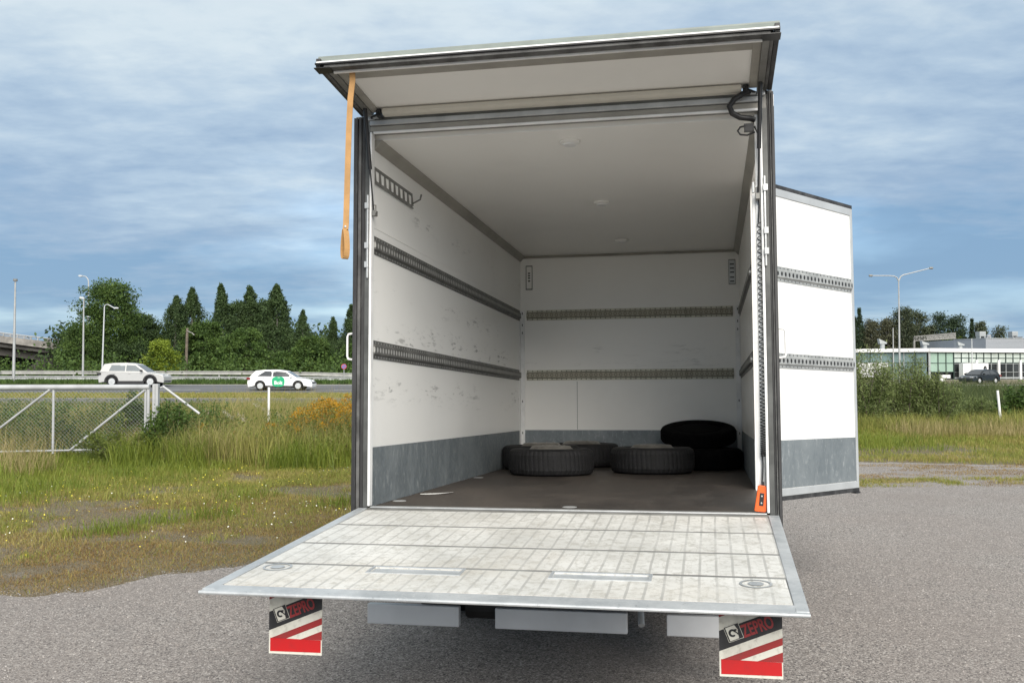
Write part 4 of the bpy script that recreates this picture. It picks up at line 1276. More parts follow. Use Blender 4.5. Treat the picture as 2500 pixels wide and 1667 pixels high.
# leather pull strap hanging from the raised flap
stp = in_van('pull_strap', 'tan leather pull strap with a looped end hanging from the raised flap', 'strap', (-0.985, -0.610, 2.300))
def ribbon(pts, w, th_):
    mb = MB(); vs = []; n = len(pts)
    for i, p in enumerate(pts):
        p = Vector(p); t = (Vector(pts[min(i + 1, n - 1)]) - Vector(pts[max(i - 1, 0)])).normalized()
        sd_ = Vector((1, 0, 0)); nn = t.cross(sd_).normalized()
        for a_, b_ in ((-1, -1), (1, -1), (1, 1), (-1, 1)):
            vs.append(p + sd_ * w / 2 * a_ + nn * th_ / 2 * b_)
    fs = []
    for i in range(n - 1):
        for k in range(4):
            fs.append((i * 4 + k, i * 4 + (k + 1) % 4, i * 4 + 4 + (k + 1) % 4, i * 4 + 4 + k))
    fs += [(3, 2, 1, 0), tuple(range(4 * n - 4, 4 * n))]
    return mb.add(vs, fs)
sp = [(0.0, 0.0, -0.002), (0.0, 0.004, -0.05), (-0.012, 0.008, -0.14), (-0.018, 0.006, -0.30), (-0.022, 0.002, -0.55), (-0.026, -0.002, -0.80), (-0.028, -0.004, -0.83)]
body = ribbon(sp, 0.031, 0.003).build('strap_band', m_leather, stp)
lp = []
for k in range(19):
    t = k / 18; an = math.pi * 2 * t
    lp.append((-0.029 - 0.002 * math.sin(an), -0.004, 0))
# the loop opens sideways: built as a drop-shaped band seen edge-on
loop = MB(); n = 22; vs = []
for k in range(n + 1):
    t = k / n; an = 2 * math.pi * t
    lx = 0.030 * math.sin(an) * (0.35 + 0.65 * (1 - math.cos(an)) / 2)
    lz = -0.905 + 0.075 * math.cos(an)
    for yo in (-0.016, 0.016):
        vs.append((-0.029 + lx * 0.62 + yo * 0.62, -0.004 + yo * 0.78 - lx * 0.5, lz + lx * 0.15))
loop.add(vs, [(2 * k, 2 * k + 1, 2 * k + 3, 2 * k + 2) for k in range(n)])
o = loop.build('strap_loop', m_leather, stp)
sm = o.modifiers.new('thick', 'SOLIDIFY'); sm.thickness = 0.003
MB().lathe([(0.0, -0.010), (0.006, -0.009), (0.0065, -0.005)], (-0.028, 0, -0.815), 'Y', 10).build('rivet', m_alu, stp)
MB().box(-0.018, 0.018, -0.006, 0.006, -0.004, 0.006).build('strap_anchor', m_alu_dark, stp)

# tyres lying inside
GT = 'loose wheels lying on the van floor'
tb = in_van('loose_wheel', 'wheel lying flat in the middle of the floor, left of the gap, nearest the doorway', 'wheel', (-0.53, 2.95, 0.111), Matrix.Rotation(0.4, 4, 'Z'), GT)
tyre_mesh(0.362, 0.220, 0.205).build('tyre', m_tyre, tb)
rim_mesh(0.205).build('rim', m_rim, tb, smooth=True)
for lab, loc, rz in (('wheel lying flat behind the nearest left one, against the left kick plate', (-0.735, 3.66, 0.111), 1.3),
                     ('wheel lying flat in the far left, touching the front bulkhead', (-0.43, 4.18, 0.111), 2.2),
                     ('wheel lying flat right of the gap, with its rim showing', (0.30, 3.32, 0.111), 0.9)):
    c = dup(tb, lab); c.matrix_basis = TM @ Matrix.Translation(loc) @ Matrix.Rotation(rz, 4, 'Z')
tyre2 = in_van('loose_tyre', 'black tyre on the floor in the far right corner, under another tyre', 'tyre', (0.735, 3.92, 0.096), None, 'stacked tyres in the far right corner')
tyre_mesh(0.352, 0.190, 0.215).build('tyre', m_tyre_black, tyre2)
MB().lathe([(0.222, 0.070), (0.205, 0.078), (0.15, 0.083), (0.06, 0.085), (0.0, 0.085)], seg=36).build('rim', m_tyre_black, tyre2, smooth=True)  # disc added to close the hub hole; its black stands in for shade
c = dup(tyre2, 'black tyre lying on top of another one in the far right corner')
c.matrix_basis = TM @ Matrix.Translation((0.685, 4.140, 0.312)) @ Matrix.Rotation(math.radians(12), 4, 'X') @ Matrix.Diagonal((1, 1, 0.72, 1))
# scrap of paper
pp = MB(); nu = 8; vs = []
for i in range(nu + 1):
    t = i / nu
    for s_ in (-1, 1):
        vs.append((-0.11 + 0.22 * t, s_ * (0.032 + 0.012 * math.sin(t * 5)) + 0.05 * t, 0.003 + 0.010 * (t - 0.3) ** 2 * (1 if s_ > 0 else 1.6)))
pp.add(vs, [(2 * i, 2 * i + 2, 2 * i + 3, 2 * i + 1) for i in range(nu)])
o = pp.build('paper_scrap', m_paper)
o.matrix_basis = TM @ Matrix.Translation((-0.945, 0.88, 0.0)) @ Matrix.Rotation(0.35, 4, 'Z')
tag(o, 'crumpled white scrap of paper on the brown floor near the left wall', 'paper')

# ------------------------------------------------------------------ overpass on the far left
m_beam = m_concrete_shade
def bridge():
    DL, DR = 104.0, 112.0
    t = empty('overpass', 'concrete road overpass with a post-and-rail parapet at the left edge', 'overpass', loc=(xd(140, DR), DR, gz(xd(140, DR), DR)))
    o = t.location
    P0 = Vector((xd(-420, DL), DL - 3.5, 0)); P1 = Vector((xd(142, DR), DR, 0))
    # slope along the deck read from the parapet line
    def zline(px0, v0, px1, v1):
        return lambda s_: zd(v0 + (v1 - v0) * ((px0 + (px1 - px0) * s_) - px0) / (px1 - px0), DL + (DR - DL) * s_)
    S0, S1 = 0.0, 1.0
    def pt(s_, back, z):
        p = P0.lerp(P1, s_); dirv = (P1 - P0).normalized(); nv = Vector((-dirv.y, dirv.x, 0))
        q = p + nv * back
        return (q.x - o.x, q.y - o.y, z - o.z)
    zt_l, zt_r = zd(816 - 54, DL), zd(837, DR)
    zb_l, zb_r = zd(833 - 56, DL), zd(854, DR)
    zr_l, zr_r = zd(806 - 50, DL), zd(829.5, DR)
    mb = MB()
    mb.hexa([pt(0, 0, zb_l), pt(1, 0, zb_r), pt(1, 0.5, zb_r), pt(0, 0.5, zb_l)], [pt(0, 0, zt_l), pt(1, 0, zt_r), pt(1, 0.5, zt_r), pt(0, 0.5, zt_l)])
    mb.build('edge_beam', m_concrete, t)
    mb = MB()
    mb.hexa([pt(0, 0.3, zb_l - 0.5), pt(1, 0.3, zb_r - 0.5), pt(1, 24, zb_r - 0.5), pt(0, 24, zb_l - 0.5)], [pt(0, 0.51, zb_l + 0.25), pt(1, 0.51, zb_r + 0.25), pt(1, 24, zb_r + 0.25), pt(0, 24, zb_l + 0.25)])
    for k in range(5):
        b0 = 1.2 + k * 2.6
        mb.hexa([pt(0, b0, zb_l - 1.4), pt(0.99, b0, zb_r - 1.4), pt(0.99, b0 + 0.7, zb_r - 1.4), pt(0, b0 + 0.7, zb_l - 1.4)], [pt(0, b0, zb_l - 0.51), pt(0.99, b0, zb_r - 0.51), pt(0.99, b0 + 0.7, zb_r - 0.51), pt(0, b0 + 0.7, zb_l - 0.51)])
    mb.build('deck', m_beam, t)  # deck and back wall set deep so the underside stays dark
    # abutment slope at the right end
    g = gz(xd(140, DR), DR) - 0.3
    mb = MB()
    mb.hexa([pt(0.80, 0.5, g), pt(1.10, 0.5, g), pt(1.10, 16, g), pt(0.80, 16, g)], [pt(0.955, 0.5, zb_r - 0.45), pt(1.10, 0.5, zb_r + 0.2), pt(1.10, 16, zb_r + 0.2), pt(0.955, 16, zb_r - 0.45)])
    mb.build('abutment', m_concrete_shade, t)
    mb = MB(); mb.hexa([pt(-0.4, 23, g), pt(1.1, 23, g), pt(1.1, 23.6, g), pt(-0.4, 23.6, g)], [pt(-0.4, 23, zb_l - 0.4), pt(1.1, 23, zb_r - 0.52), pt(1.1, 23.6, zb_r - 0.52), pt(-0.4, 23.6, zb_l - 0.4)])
    mb.build('back_wall', m_concrete_shade, t)
    mb = MB()
    for s_ in (0.28, 0.62):
        p = pt(s_, 5, 0)
        mb.box(p[0] - 0.5, p[0] + 0.5, p[1] - 0.5, p[1] + 0.5, -1, (zb_l + (zb_r - zb_l) * s_) - 0.4 - o.z)
    mb.build('pillar', m_concrete_shade, t)
    zr = lambda s_: zr_l + (zr_r - zr_l) * s_
    zt = lambda s_: zt_l + (zt_r - zt_l) * s_
    mb = MB(); mb.tube([pt(0, 0.2, zr_l), pt(1, 0.2, zr_r)], 0.07, 6); mb.build('hand_rail', m_polegrey, t)
    me = None
    n = 34
    rngb = random.Random(3)
    for k in range(n + 1):
        s_ = k / n; p = pt(s_, 0.2, zt(s_))
        b = MB().box(p[0] - 0.05, p[0] + 0.05, p[1] - 0.05, p[1] + 0.05, zt(s_) - o.z, zr(s_) - o.z); b.build('rail_post', m_polegrey, t)
        if k < n and not (k in (20, 21, 22, 30, 31, 33) ):
            s2 = (k + 0.96) / n; s1 = (k + 0.04) / n
            b = MB(); b.hexa([pt(s1, 0.22, zt(s1) + 0.1), pt(s2, 0.22, zt(s2) + 0.1), pt(s2, 0.25, zt(s2) + 0.1), pt(s1, 0.25, zt(s1) + 0.1)],
                             [pt(s1, 0.22, zr(s1) - 0.12), pt(s2, 0.22, zr(s2) - 0.12), pt(s2, 0.25, zr(s2) - 0.12), pt(s1, 0.25, zr(s1) - 0.12)])
            b.build('parapet_panel', m_concrete, t)
    return t
bridge()

# ------------------------------------------------------------------ street lamps, poles, sign
m_lamp = plain('lamp_head_grey', (0.55, 0.57, 0.58), 0.4, 0.2, var=0.05)
def pole(name, label, cat, u, vtop, D, r0, r1, m, lean=0.0, group=None):
    x = xd(u, D); z0 = gz(x, D); h = zd(vtop, D) - z0
    t = empty(name, label, cat, loc=(x, D, z0), group=group)
    mb = MB().tube([(0, 0, -0.3), (0, 0, h * 0.15), (lean, 0, h)], [r0, r0, r1], 10)
    mb.build('pole', m, t, smooth=True)
    return t, h, x
GP = 'street lamps by the highway'
t, h, x = pole('lamp_mast', 'tall bare grey mast in front of the overpass, leftmost pole', 'mast', 34, 687, 74, 0.11, 0.06, m_polegrey, 0.03)
MB().lathe([(0.0, h), (0.16, h + 0.02), (0.16, h + 0.18), (0.0, h + 0.20)], (0.03, 0, 0), seg=10).build('mast_cap', m_alu_dark, t)
t, h, x = pole('street_lamp', 'grey street lamp with a short head, in front of the big dark tree', 'street lamp', 203, 729, 78, 0.085, 0.05, m_polegrey, 0.0, GP)
mb = MB(); mb.prism([(0.05, -0.10, h - 0.06), (0.05, -0.10, h + 0.10), (-0.25, -0.10, h + 0.16), (-0.38, -0.10, h + 0.08), (-0.25, -0.10, h - 0.02)], (0, 0.20, 0)); mb.build('lamp_head', m_lamp, t, bevel=0.02)
D = 108; x = xd(214, D); z0 = gz(x, D); h = zd(684, D) - z0
t = empty('street_lamp', 'street lamp with a curved arm rising behind the big dark tree', 'street lamp', loc=(x, D, z0), group=GP)
ztp = zd(674, D) - z0
MB().tube([(0, 0, -0.3), (0, 0, h - 0.2), (-0.08, 0, h + 0.15), (-0.32, 0, ztp - 0.05), (-0.75, 0, ztp + 0.02)], [0.12, 0.07, 0.06, 0.05, 0.05], 8).build('pole', m_polegrey, t, smooth=True)
mb = MB(); mb.prism([(-0.70, -0.13, ztp - 0.06), (-0.70, -0.13, ztp + 0.08), (-0.95, -0.13, ztp + 0.12), (-1.15, -0.13, ztp + 0.04), (-0.95, -0.13, ztp - 0.09)], (0, 0.26, 0)); mb.build('lamp_head', m_lamp, t, bevel=0.02)
t, h, x = pole('street_lamp', 'pale thin street lamp pole right of the big dark tree, above the silver car', 'street lamp', 250, 748, 80, 0.07, 0.045, m_lamp, 0.12, GP)
MB().tube([(0.12, 0, h), (0.18, 0, h + 0.12), (0.40, 0, h + 0.16), (0.9, 0, h - 0.12)], 0.035, 6).build('arm', m_lamp, t, smooth=True)
MB().lathe([(0.0, 0), (0.07, 0.03), (0.07, 0.35), (0.0, 0.42)], (0.88, 0, h - 0.14), 'X', 8).build('lamp_head', m_lamp, t)
t, h, x = pole('utility_pole', 'brown wooden utility pole with a small bracket, in front of the birches', 'utility pole', 454, 801, 86, 0.14, 0.11, m_wood, 0.10)
mb = MB(); mb.tube([(0.12, -0.12, h - 0.25), (0.55, -0.12, h - 0.42), (0.75, -0.12, h - 0.62)], 0.045, 6); mb.build('bracket', m_alu_dark, t)
# round no-parking sign
t, h, x = pole('traffic_sign', 'small round no-parking sign on a thin pole beside the left rear post of the van', 'traffic sign', 840, 896, 79, 0.028, 0.028, m_galv)
m_signblue = plain('sign_blue', (0.10, 0.16, 0.42), 0.5, var=0.05); m_signred = plain('sign_red', (0.50, 0.06, 0.08), 0.5, var=0.05)
hz = zd(894.5, 79) - t.location.z
R_ = 0.215
d = MB().lathe([(0.0, -0.045), (R_, -0.045), (R_, -0.03), (0.0, -0.03)], (0, 0, hz), 'Y', 24).build('sign_disc', m_signblue, t)
mb = MB(); mb.lathe([(R_ * 0.78, -0.049), (R_, -0.049)], (0, 0, hz), 'Y', 24, cap=False)
c_ = math.cos(math.pi / 4)
mb.add([(-R_ * 0.6 - 0.02, -0.048, hz + R_ * 0.6 - 0.02), (-R_ * 0.6 + 0.02, -0.048, hz + R_ * 0.6 + 0.02), (R_ * 0.6 + 0.02, -0.048, hz - R_ * 0.6 + 0.02), (R_ * 0.6 - 0.02, -0.048, hz - R_ * 0.6 - 0.02)], [(0, 1, 2, 3)])
mb.build('sign_ring', m_signred, d)

# twin-armed street lamp on the right
D = 76; x = xd(2196, D); z0 = gz(x, D)
t = empty('street_lamp', 'slender street lamp with two thin arms like a Y, before the car showroom', 'street lamp', loc=(x, D, z0), group=GP)
hf = zd(686, D) - z0
MB().tube([(0, 0, -0.3), (0, 0, hf * 0.5), (0, 0, hf)], [0.09, 0.07, 0.045], 10).build('pole', m_polegrey, t, smooth=True)
sc_ = D / FPX
MB().tube([(0, 0, hf), (-4 * sc_, 0, hf + 8 * sc_), (-11 * sc_, 0, hf + 12 * sc_), (-24 * sc_, 0, hf + 13 * sc_), (-66 * sc_, 0, hf + 13 * sc_)], [0.06, 0.05, 0.045, 0.04, 0.035], 8).build('arm', m_polegrey, t, smooth=True)
MB().tube([(0, 0, hf), (5 * sc_, 0, hf + 11 * sc_), (12 * sc_, 0, hf + 15 * sc_), (25 * sc_, 0, hf + 18 * sc_), (76 * sc_, 0, hf + 31 * sc_)], [0.06, 0.05, 0.045, 0.04, 0.035], 8).build('arm', m_polegrey, t, smooth=True)
MB().lathe([(0.0, 0), (0.08, 0.02), (0.09, 0.25), (0.0, 0.35)], (-73 * sc_, 0, hf + 13 * sc_), 'X', 8).build('lamp_head', m_alu_dark, t)
MB().lathe([(0.0, 0), (0.08, 0.02), (0.09, 0.25), (0.0, 0.35)], (75 * sc_, 0, hf + 31.5 * sc_), 'X', 8).build('lamp_head', m_alu_dark, t)
pole('flag_pole', 'thin white flag pole in front of the showroom glass, above the black car', 'flag pole', 2373, 826, 128, 0.09, 0.05, m_lamp)
pole('lamp_pole', 'thin dark pole left of the twin-armed street lamp', 'pole', 2181, 800, 120, 0.09, 0.05, m_polegrey)

# ------------------------------------------------------------------ guard rails
def guard_rail(name, label, pts, ztop, m, step=4.0):
    t = empty(name, label, 'guard rail', loc=(pts[0][0], pts[0][1], gz(*pts[0])))
    o = t.location
    mb = MB(); posts = MB()
    sec = [(0, 0), (0.04, -0.04), (0.0, -0.10), (0.0, -0.20), (0.04, -0.26), (0, -0.31)]
    def zt(x, y, i): return gz(x, y) + ztop[i]
    n = len(pts)
    for i in range(n - 1):
        (xa, ya), (xb, yb) = pts[i], pts[i + 1]
        za, zb_ = zt(xa, ya, i), zt(xb, yb, i + 1)
        A = [(xa - o.x, ya - dy - o.y, za + dz - o.z) for dy, dz in sec]; B = [(xb - o.x, yb - dy - o.y, zb_ + dz - o.z) for dy, dz in sec]
        k = len(sec)
        mb.add(A + B, [(j, j + 1, k + j + 1, k + j) for j in range(k - 1)])
        L_ = math.hypot(xb - xa, yb - ya); q = int(L_ / step)
        for j in range(q):
            f = j / q
            x, y, z = xa + (xb - xa) * f - o.x, ya + (yb - ya) * f - o.y, za + (zb_ - za) * f - o.z
            b = MB().box(x - 0.05, x + 0.05, y + 0.02, y + 0.10, z - ztop[i] - 0.3, z - 0.02)
            b.build('rail_post', m, t)
    mb.build('beam', m, t)
    return t
guard_rail('guard_rail', 'long grey steel guard rail beyond the highway, behind the two white cars', [(-62, 80.5), (-40, 80.5), (-20, 80.2), (-10, 80), (4, 80)], [0.88, 0.88, 0.84, 0.62, 0.60], m_rail_steel)
guard_rail('guard_rail', 'lower pale guard rail along the highway verge, nearer than the grey one', [(-60, 76), (-30, 76), (-5, 76)], [0.52, 0.50, 0.48], m_galv)
guard_rail('guard_rail', 'guard rail in front of the black car on the right', [(16, 52), (30, 52.4), (44, 53)], [0.80, 0.80, 0.80], m_rail_steel, 3.0)

# ------------------------------------------------------------------ cars
m_glass = plain('car_glass', (0.06, 0.065, 0.07), 0.08, 0.0, var=0.1, scale=1)
m_glass_lt = plain('car_glass_light', (0.20, 0.22, 0.23), 0.08, 0.0, var=0.1, scale=1)
m_carwhite = plain('car_paint_white', (0.80, 0.80, 0.80), 0.25, var=0.02)
m_carsilver = plain('car_paint_silver', (0.52, 0.515, 0.50), 0.3, 0.25, var=0.02)
m_carblack = plain('car_paint_black', (0.012, 0.014, 0.016), 0.15, var=0.05)
m_clad = plain('car_cladding', (0.025, 0.025, 0.027), 0.6)
m_head = plain('headlight_glass', (0.55, 0.57, 0.60), 0.15, var=0.05)
m_tail = plain('taillight_red', (0.20, 0.012, 0.012), 0.2, var=0.05)
m_green = plain('sticker_green', (0.015, 0.36, 0.16), 0.45, var=0.03)
m_stickwhite = plain('sticker_white', (0.80, 0.80, 0.80), 0.45, var=0.02)
def arc(cx_, cz_, r, a0, a1, n):
    return [(cx_ + r * math.cos(math.radians(a0 + (a1 - a0) * k / n)), cz_ + r * math.sin(math.radians(a0 + (a1 - a0) * k / n))) for k in range(n + 1)]
def make_car(name, label, loc, rz, paint, spec, glass, group=None, clad=True):
    t = empty(name, label, 'car', loc=loc, group=group); t.rotation_euler = (0, 0, rz)
    hw = spec['w'] / 2; wr = spec['wr']; xr, xf = spec['axles']; sill = 0.27 if clad else 0.22
    ra = wr + 0.06
    bottom = [(spec['body'][0][0], sill)] + arc(xr, wr, ra, 180 + 0, 0, 10) + arc(xf, wr, ra, 180, 0, 10) + [(spec['body'][-1][0], sill)]
    bottom = [(x, max(z, sill)) for x, z in bottom]
    top = spec['body'][::-1]
    prof = bottom + top
    # lower body: profile extruded with the flanks drawn in towards top and bottom
    def yw(z):
        return hw * (1.0 - 0.05 * max(0, (z - 0.65) / 0.5) ** 2 - 0.04 * max(0, (0.45 - z) / 0.25))
    vs = [(x, -yw(z) * spec['taper'](x), z) for x, z in prof] + [(x, yw(z) * spec['taper'](x), z) for x, z in prof]
    n = len(prof)
    body = MB(); body.add(vs, [tuple(range(n)), tuple(range(2 * n - 1, n - 1, -1))] + [(i, n + i, n + (i + 1) % n, (i + 1) % n) for i in range(n)])
    # greenhouse
    bz, tz = spec['gh_b'], spec['gh_t']
    yb, yt = hw * 0.93, hw * 0.72
    gv = []
    for (x, z) in bz: gv.append((x, z, yb))
    for (x, z) in tz: gv.append((x, z, yt))
    k = len(bz)
    vs = [(x, -y, z) for x, z, y in gv] + [(x, y, z) for x, z, y in gv]
    m_ = 2 * k
    fs = []
    for i in range(k - 1):
        fs.append((i, i + 1, k + i + 1, k + i)); fs.append((m_ + i + 1, m_ + i, m_ + k + i, m_ + k + i + 1))
        fs.append((k + i, k + i + 1, m_ + k + i + 1, m_ + k + i))
    fs.append((0, k, m_ + k, m_)); fs.append((k - 1, m_ + k - 1, m_ + 2 * k - 1, 2 * k - 1)[::1])
    body.add(vs, fs)
    b = body.build('body', paint, t, bevel=0.035, seg=2)
    bm = bmesh.new(); bm.from_mesh(b.data); bmesh.ops.recalc_face_normals(bm, faces=bm.faces); bm.to_mesh(b.data); bm.free()
    for p_ in b.data.polygons: p_.use_smooth = True
    try: b.data.set_sharp_from_angle(angle=math.radians(30))
    except Exception: pass
    # side windows: polygons in the sloping plane of the greenhouse, on both sides
    def side(x, z, off=0.012):
        zb_ = np.interp(x, [p[0] for p in bz], [p[1] for p in bz]); zt_ = np.interp(x, [p[0] for p in tz], [p[1] for p in tz])
        f = (z - zb_) / max(0.05, (np.mean([p[1] for p in tz]) - zb_))
        return yb + (yt - yb) * min(1.1, max(-0.1, f)) + off
    for poly in spec['windows']:
        for s_ in (-1, 1):
            wmb = MB(); wmb.prism([(x, s_ * side(x, z), z) for x, z in poly], (0, -s_ * 0.008, 0)); wmb.build('window', glass, t)
    # windscreen and rear window
    for nm, (xa, za), (xb, zb_) in (('windscreen', bz[-1], tz[-1]), ('rear_window', bz[0], tz[0])):
        q = 1 if nm == 'windscreen' else -1
        wmb = MB(); pa = Vector((xa, 0, za)).lerp(Vector((xb, 0, zb_)), 0.10); pb = Vector((xa, 0, za)).lerp(Vector((xb, 0, zb_)), 0.90)
        nrm = Vector((q * abs(zb_ - za), 0, abs(xb - xa))).normalized() * 0.014
        wmb.hexa([tuple(pa + Vector((0, -yb * 0.88, 0)) + nrm * .3), tuple(pa + Vector((0, yb * 0.88, 0)) + nrm * .3), tuple(pb + Vector((0, yt * 0.92, 0)) + nrm * .3), tuple(pb + Vector((0, -yt * 0.92, 0)) + nrm * .3)],
                 [tuple(pa + Vector((0, -yb * 0.88, 0)) + nrm), tuple(pa + Vector((0, yb * 0.88, 0)) + nrm), tuple(pb + Vector((0, yt * 0.92, 0)) + nrm), tuple(pb + Vector((0, -yt * 0.92, 0)) + nrm)])
        wmb.build(nm, m_glass, t)
    # wheels
    tm, rmh = tyre_mesh(wr, 0.22, wr * 0.66, 16).mesh('wheel', m_tyre), None
    mb = MB(); hb = wr * 0.66
    mb.lathe([(hb, 0.08), (hb * 0.93, 0.095), (hb * 0.9, 0.06), (0.0, 0.055)], seg=20)
    for k_ in range(5):
        an = 2 * math.pi * k_ / 5; c_, s_ = math.cos(an), math.sin(an)
        P_ = lambda r, w_, h_: (r * c_ - w_ * s_, r * s_ + w_ * c_, h_)
        mb.hexa([P_(0.03, -0.035, 0.06), P_(hb * 0.93, -0.025, 0.06), P_(hb * 0.93, 0.025, 0.06), P_(0.03, 0.035, 0.06)], [P_(0.03, -0.035, 0.10), P_(hb * 0.93, -0.025, 0.10), P_(hb * 0.93, 0.025, 0.10), P_(0.03, 0.035, 0.10)])
    rmm = mb.mesh('rim', m_lamp)
    for x in (xr, xf):
        for s_ in (-1, 1):
            o = obj_from('wheel', tm, t, (x, s_ * (hw - 0.125), wr), (s_ * -math.pi / 2, 0.3 * x, 0))
            obj_from('rim', rmm, o)
    # arch cladding, sills
    for s_ in (-1, 1):
        if clad:
            mb = MB()
            for cx_ in (xr, xf):
                oa = arc(cx_, wr, ra + 0.09, 180, 0, 12); ia = arc(cx_, wr, ra - 0.005, 180, 0, 12)
                for k_ in range(12):
                    mb.prism([(p[0], s_ * (hw + 0.008), max(p[1], sill - 0.04)) for p in (oa[k_], oa[k_ + 1], ia[k_ + 1], ia[k_])], (0, -s_ * 0.05, 0))
            mb.box(xr + ra, xf - ra, s_ * (hw + 0.006), s_ * (hw - 0.05), sill - 0.05, sill + 0.14)
            mb.build('cladding', m_clad, t)
        mb = MB(); mb.box(xr + ra + 0.1, xf - ra - 0.1, s_ * (hw - 0.30), s_ * (hw - 0.06), 0.16, sill + 0.02); mb.build('underbody', m_clad, t)
        fx, fz = spec['head']; rx, rzz = spec['tail']
        mb = MB(); mb.hexa([(fx - 0.42, s_ * (hw - 0.03), fz - 0.02), (fx, s_ * (hw - 0.30), fz - 0.06), (fx, s_ * (hw - 0.55), fz - 0.06), (fx - 0.3, s_ * (hw - 0.3), fz - 0.06)],
                           [(fx - 0.42, s_ * (hw - 0.02), fz + 0.06), (fx, s_ * (hw - 0.28), fz + 0.06), (fx, s_ * (hw - 0.55), fz + 0.06), (fx - 0.3, s_ * (hw - 0.3), fz + 0.07)]); mb.build('headlight', m_head, t)
        mb = MB(); mb.box(rx - 0.01, rx + 0.24, s_ * (hw - 0.02), s_ * (hw - 0.32), rzz - 0.07, rzz + 0.07); mb.build('taillight', m_tail if not clad else m_clad, t, bevel=0.01)
        mx, mz = spec['mirror']
        mb = MB(); mb.box(mx - 0.10, mx + 0.06, s_ * (hw + 0.02), s_ * (hw + 0.20), mz, mz + 0.14); mb.build('mirror', paint if not clad else m_clad, t, bevel=0.03)
        mb = MB()
        for hx in spec['handles']:
            mb.box(hx, hx + 0.17, s_ * (hw - 0.01), s_ * (hw + 0.012), 0.90, 0.93)
        mb.build('door_handle', paint, t)
    mb = MB(); x0 = spec['body'][-1][0]; mb.box(x0 - 0.06, x0 + 0.012, -hw * 0.7, hw * 0.7, 0.34, 0.60); mb.build('grille', m_clad, t)
    x0 = spec['body'][0][0]; mb = MB(); mb.box(x0 - 0.012, x0 + 0.06, -hw * 0.75, hw * 0.75, 0.30, 0.52); mb.build('rear_bumper_trim', m_clad, t)
    return t
def taper(x0, x1, a_):
    return lambda x: 1.0 - a_ * max(0, (abs(x) - x0) / (x1 - x0)) ** 2
SUV = dict(w=1.86, wr=0.365, axles=(-1.33, 1.38), taper=taper(1.6, 2.35, 0.14),
           body=[(-2.28, 0.30), (-2.33, 0.62), (-2.26, 0.95), (-2.16, 1.08), (-0.5, 1.05), (0.95, 1.02), (1.55, 0.97), (2.05, 0.88), (2.27, 0.74), (2.33, 0.58), (2.30, 0.32)],
           gh_b=[(-2.20, 1.05), (-1.4, 1.04), (-0.3, 1.03), (1.20, 1.00)], gh_t=[(-1.95, 1.60), (-1.3, 1.68), (-0.4, 1.70), (0.30, 1.60)],
           windows=[[(-1.55, 1.12), (-0.42, 1.11), (-0.42, 1.53), (-1.40, 1.53)], [(-0.34, 1.11), (0.85, 1.09), (0.28, 1.50), (-0.34, 1.53)]],
           head=(2.22, 0.82), tail=(-2.34, 0.92), mirror=(0.82, 1.06), handles=(-1.25, -0.15))
EST = dict(w=1.80, wr=0.325, axles=(-1.36, 1.33), taper=taper(1.6, 2.35, 0.16),
           body=[(-2.25, 0.28), (-2.30, 0.55), (-2.24, 0.86), (-2.10, 0.98), (-0.5, 0.93), (0.95, 0.90), (1.55, 0.84), (2.05, 0.73), (2.28, 0.58), (2.33, 0.42), (2.30, 0.25)],
           gh_b=[(-2.12, 0.95), (-1.3, 0.93), (-0.3, 0.92), (1.25, 0.89)], gh_t=[(-1.72, 1.40), (-1.1, 1.455), (-0.3, 1.47), (0.42, 1.38)],
           windows=[[(-1.60, 1.00), (-0.55, 0.985), (-0.55, 1.36), (-1.05, 1.36)], [(-0.47, 0.985), (0.95, 0.96), (0.40, 1.30), (-0.47, 1.36)]],
           head=(2.20, 0.66), tail=(-2.31, 0.84), mirror=(0.86, 0.93), handles=(-1.2, -0.1))
xs_, ys_ = xd(331, 70), 70.0
make_car('offroad_car', 'silver off-road car driving right behind the white gate', (xs_, ys_, gz(xs_, ys_) + 0.01), 0.0, m_carsilver, SUV, m_glass_lt)
xe_, ye_ = xd(689, 65.5), 65.5
est = make_car('estate_car', 'white estate car with a green round sticker on its door', (xe_, ye_, gz(xe_, ye_) + 0.01), 0.0, m_carwhite, EST, m_glass, clad=False)
est.scale = (0.93, 0.93, 0.93)
# green sticker with lettering on both flanks
for s_ in (-1, 1):
    mb = MB(); cxs, czs = -0.06, 0.62
    outl = []
    for k in range(28):
        an = 2 * math.pi * k / 28; c_, q_ = math.cos(an), math.sin(an)
        outl.append((cxs + 0.45 * math.copysign(abs(c_) ** 0.6, c_), czs + 0.36 * math.copysign(abs(q_) ** 0.7, q_)))
    outl = [(x, z) for x, z in outl]
    mb.prism([(x, s_ * (0.905 if z < 0.93 else 0.905 - (z - 0.93) * 0.30), z) for x, z in outl], (0, s_ * 0.006, 0))
    st_ = mb.build('door_sticker', m_green, est)
    me = text_mesh('Bolt', 0.36, 0.010); me.materials.append(m_stickwhite)
    xx = [v.co.x for v in me.vertices]; wdt = max(xx) - min(xx); k_ = 0.58 / wdt
    o = obj_from('lettering', me, st_, (cxs, s_ * 0.914, czs - 0.19), (math.pi / 2, 0, 0 if s_ < 0 else math.pi))
    o.location.x = cxs + (0.29 if s_ > 0 else -0.29); o.scale = (k_, k_, 1)
xb_, yb_ = xd(2391, 98), 98.0
make_car('dark_car', 'black hatchback heading left in front of the car showroom', (xb_, yb_, gz(xb_, yb_) - 0.05), math.radians(212), m_carblack, EST, m_glass, clad=False)

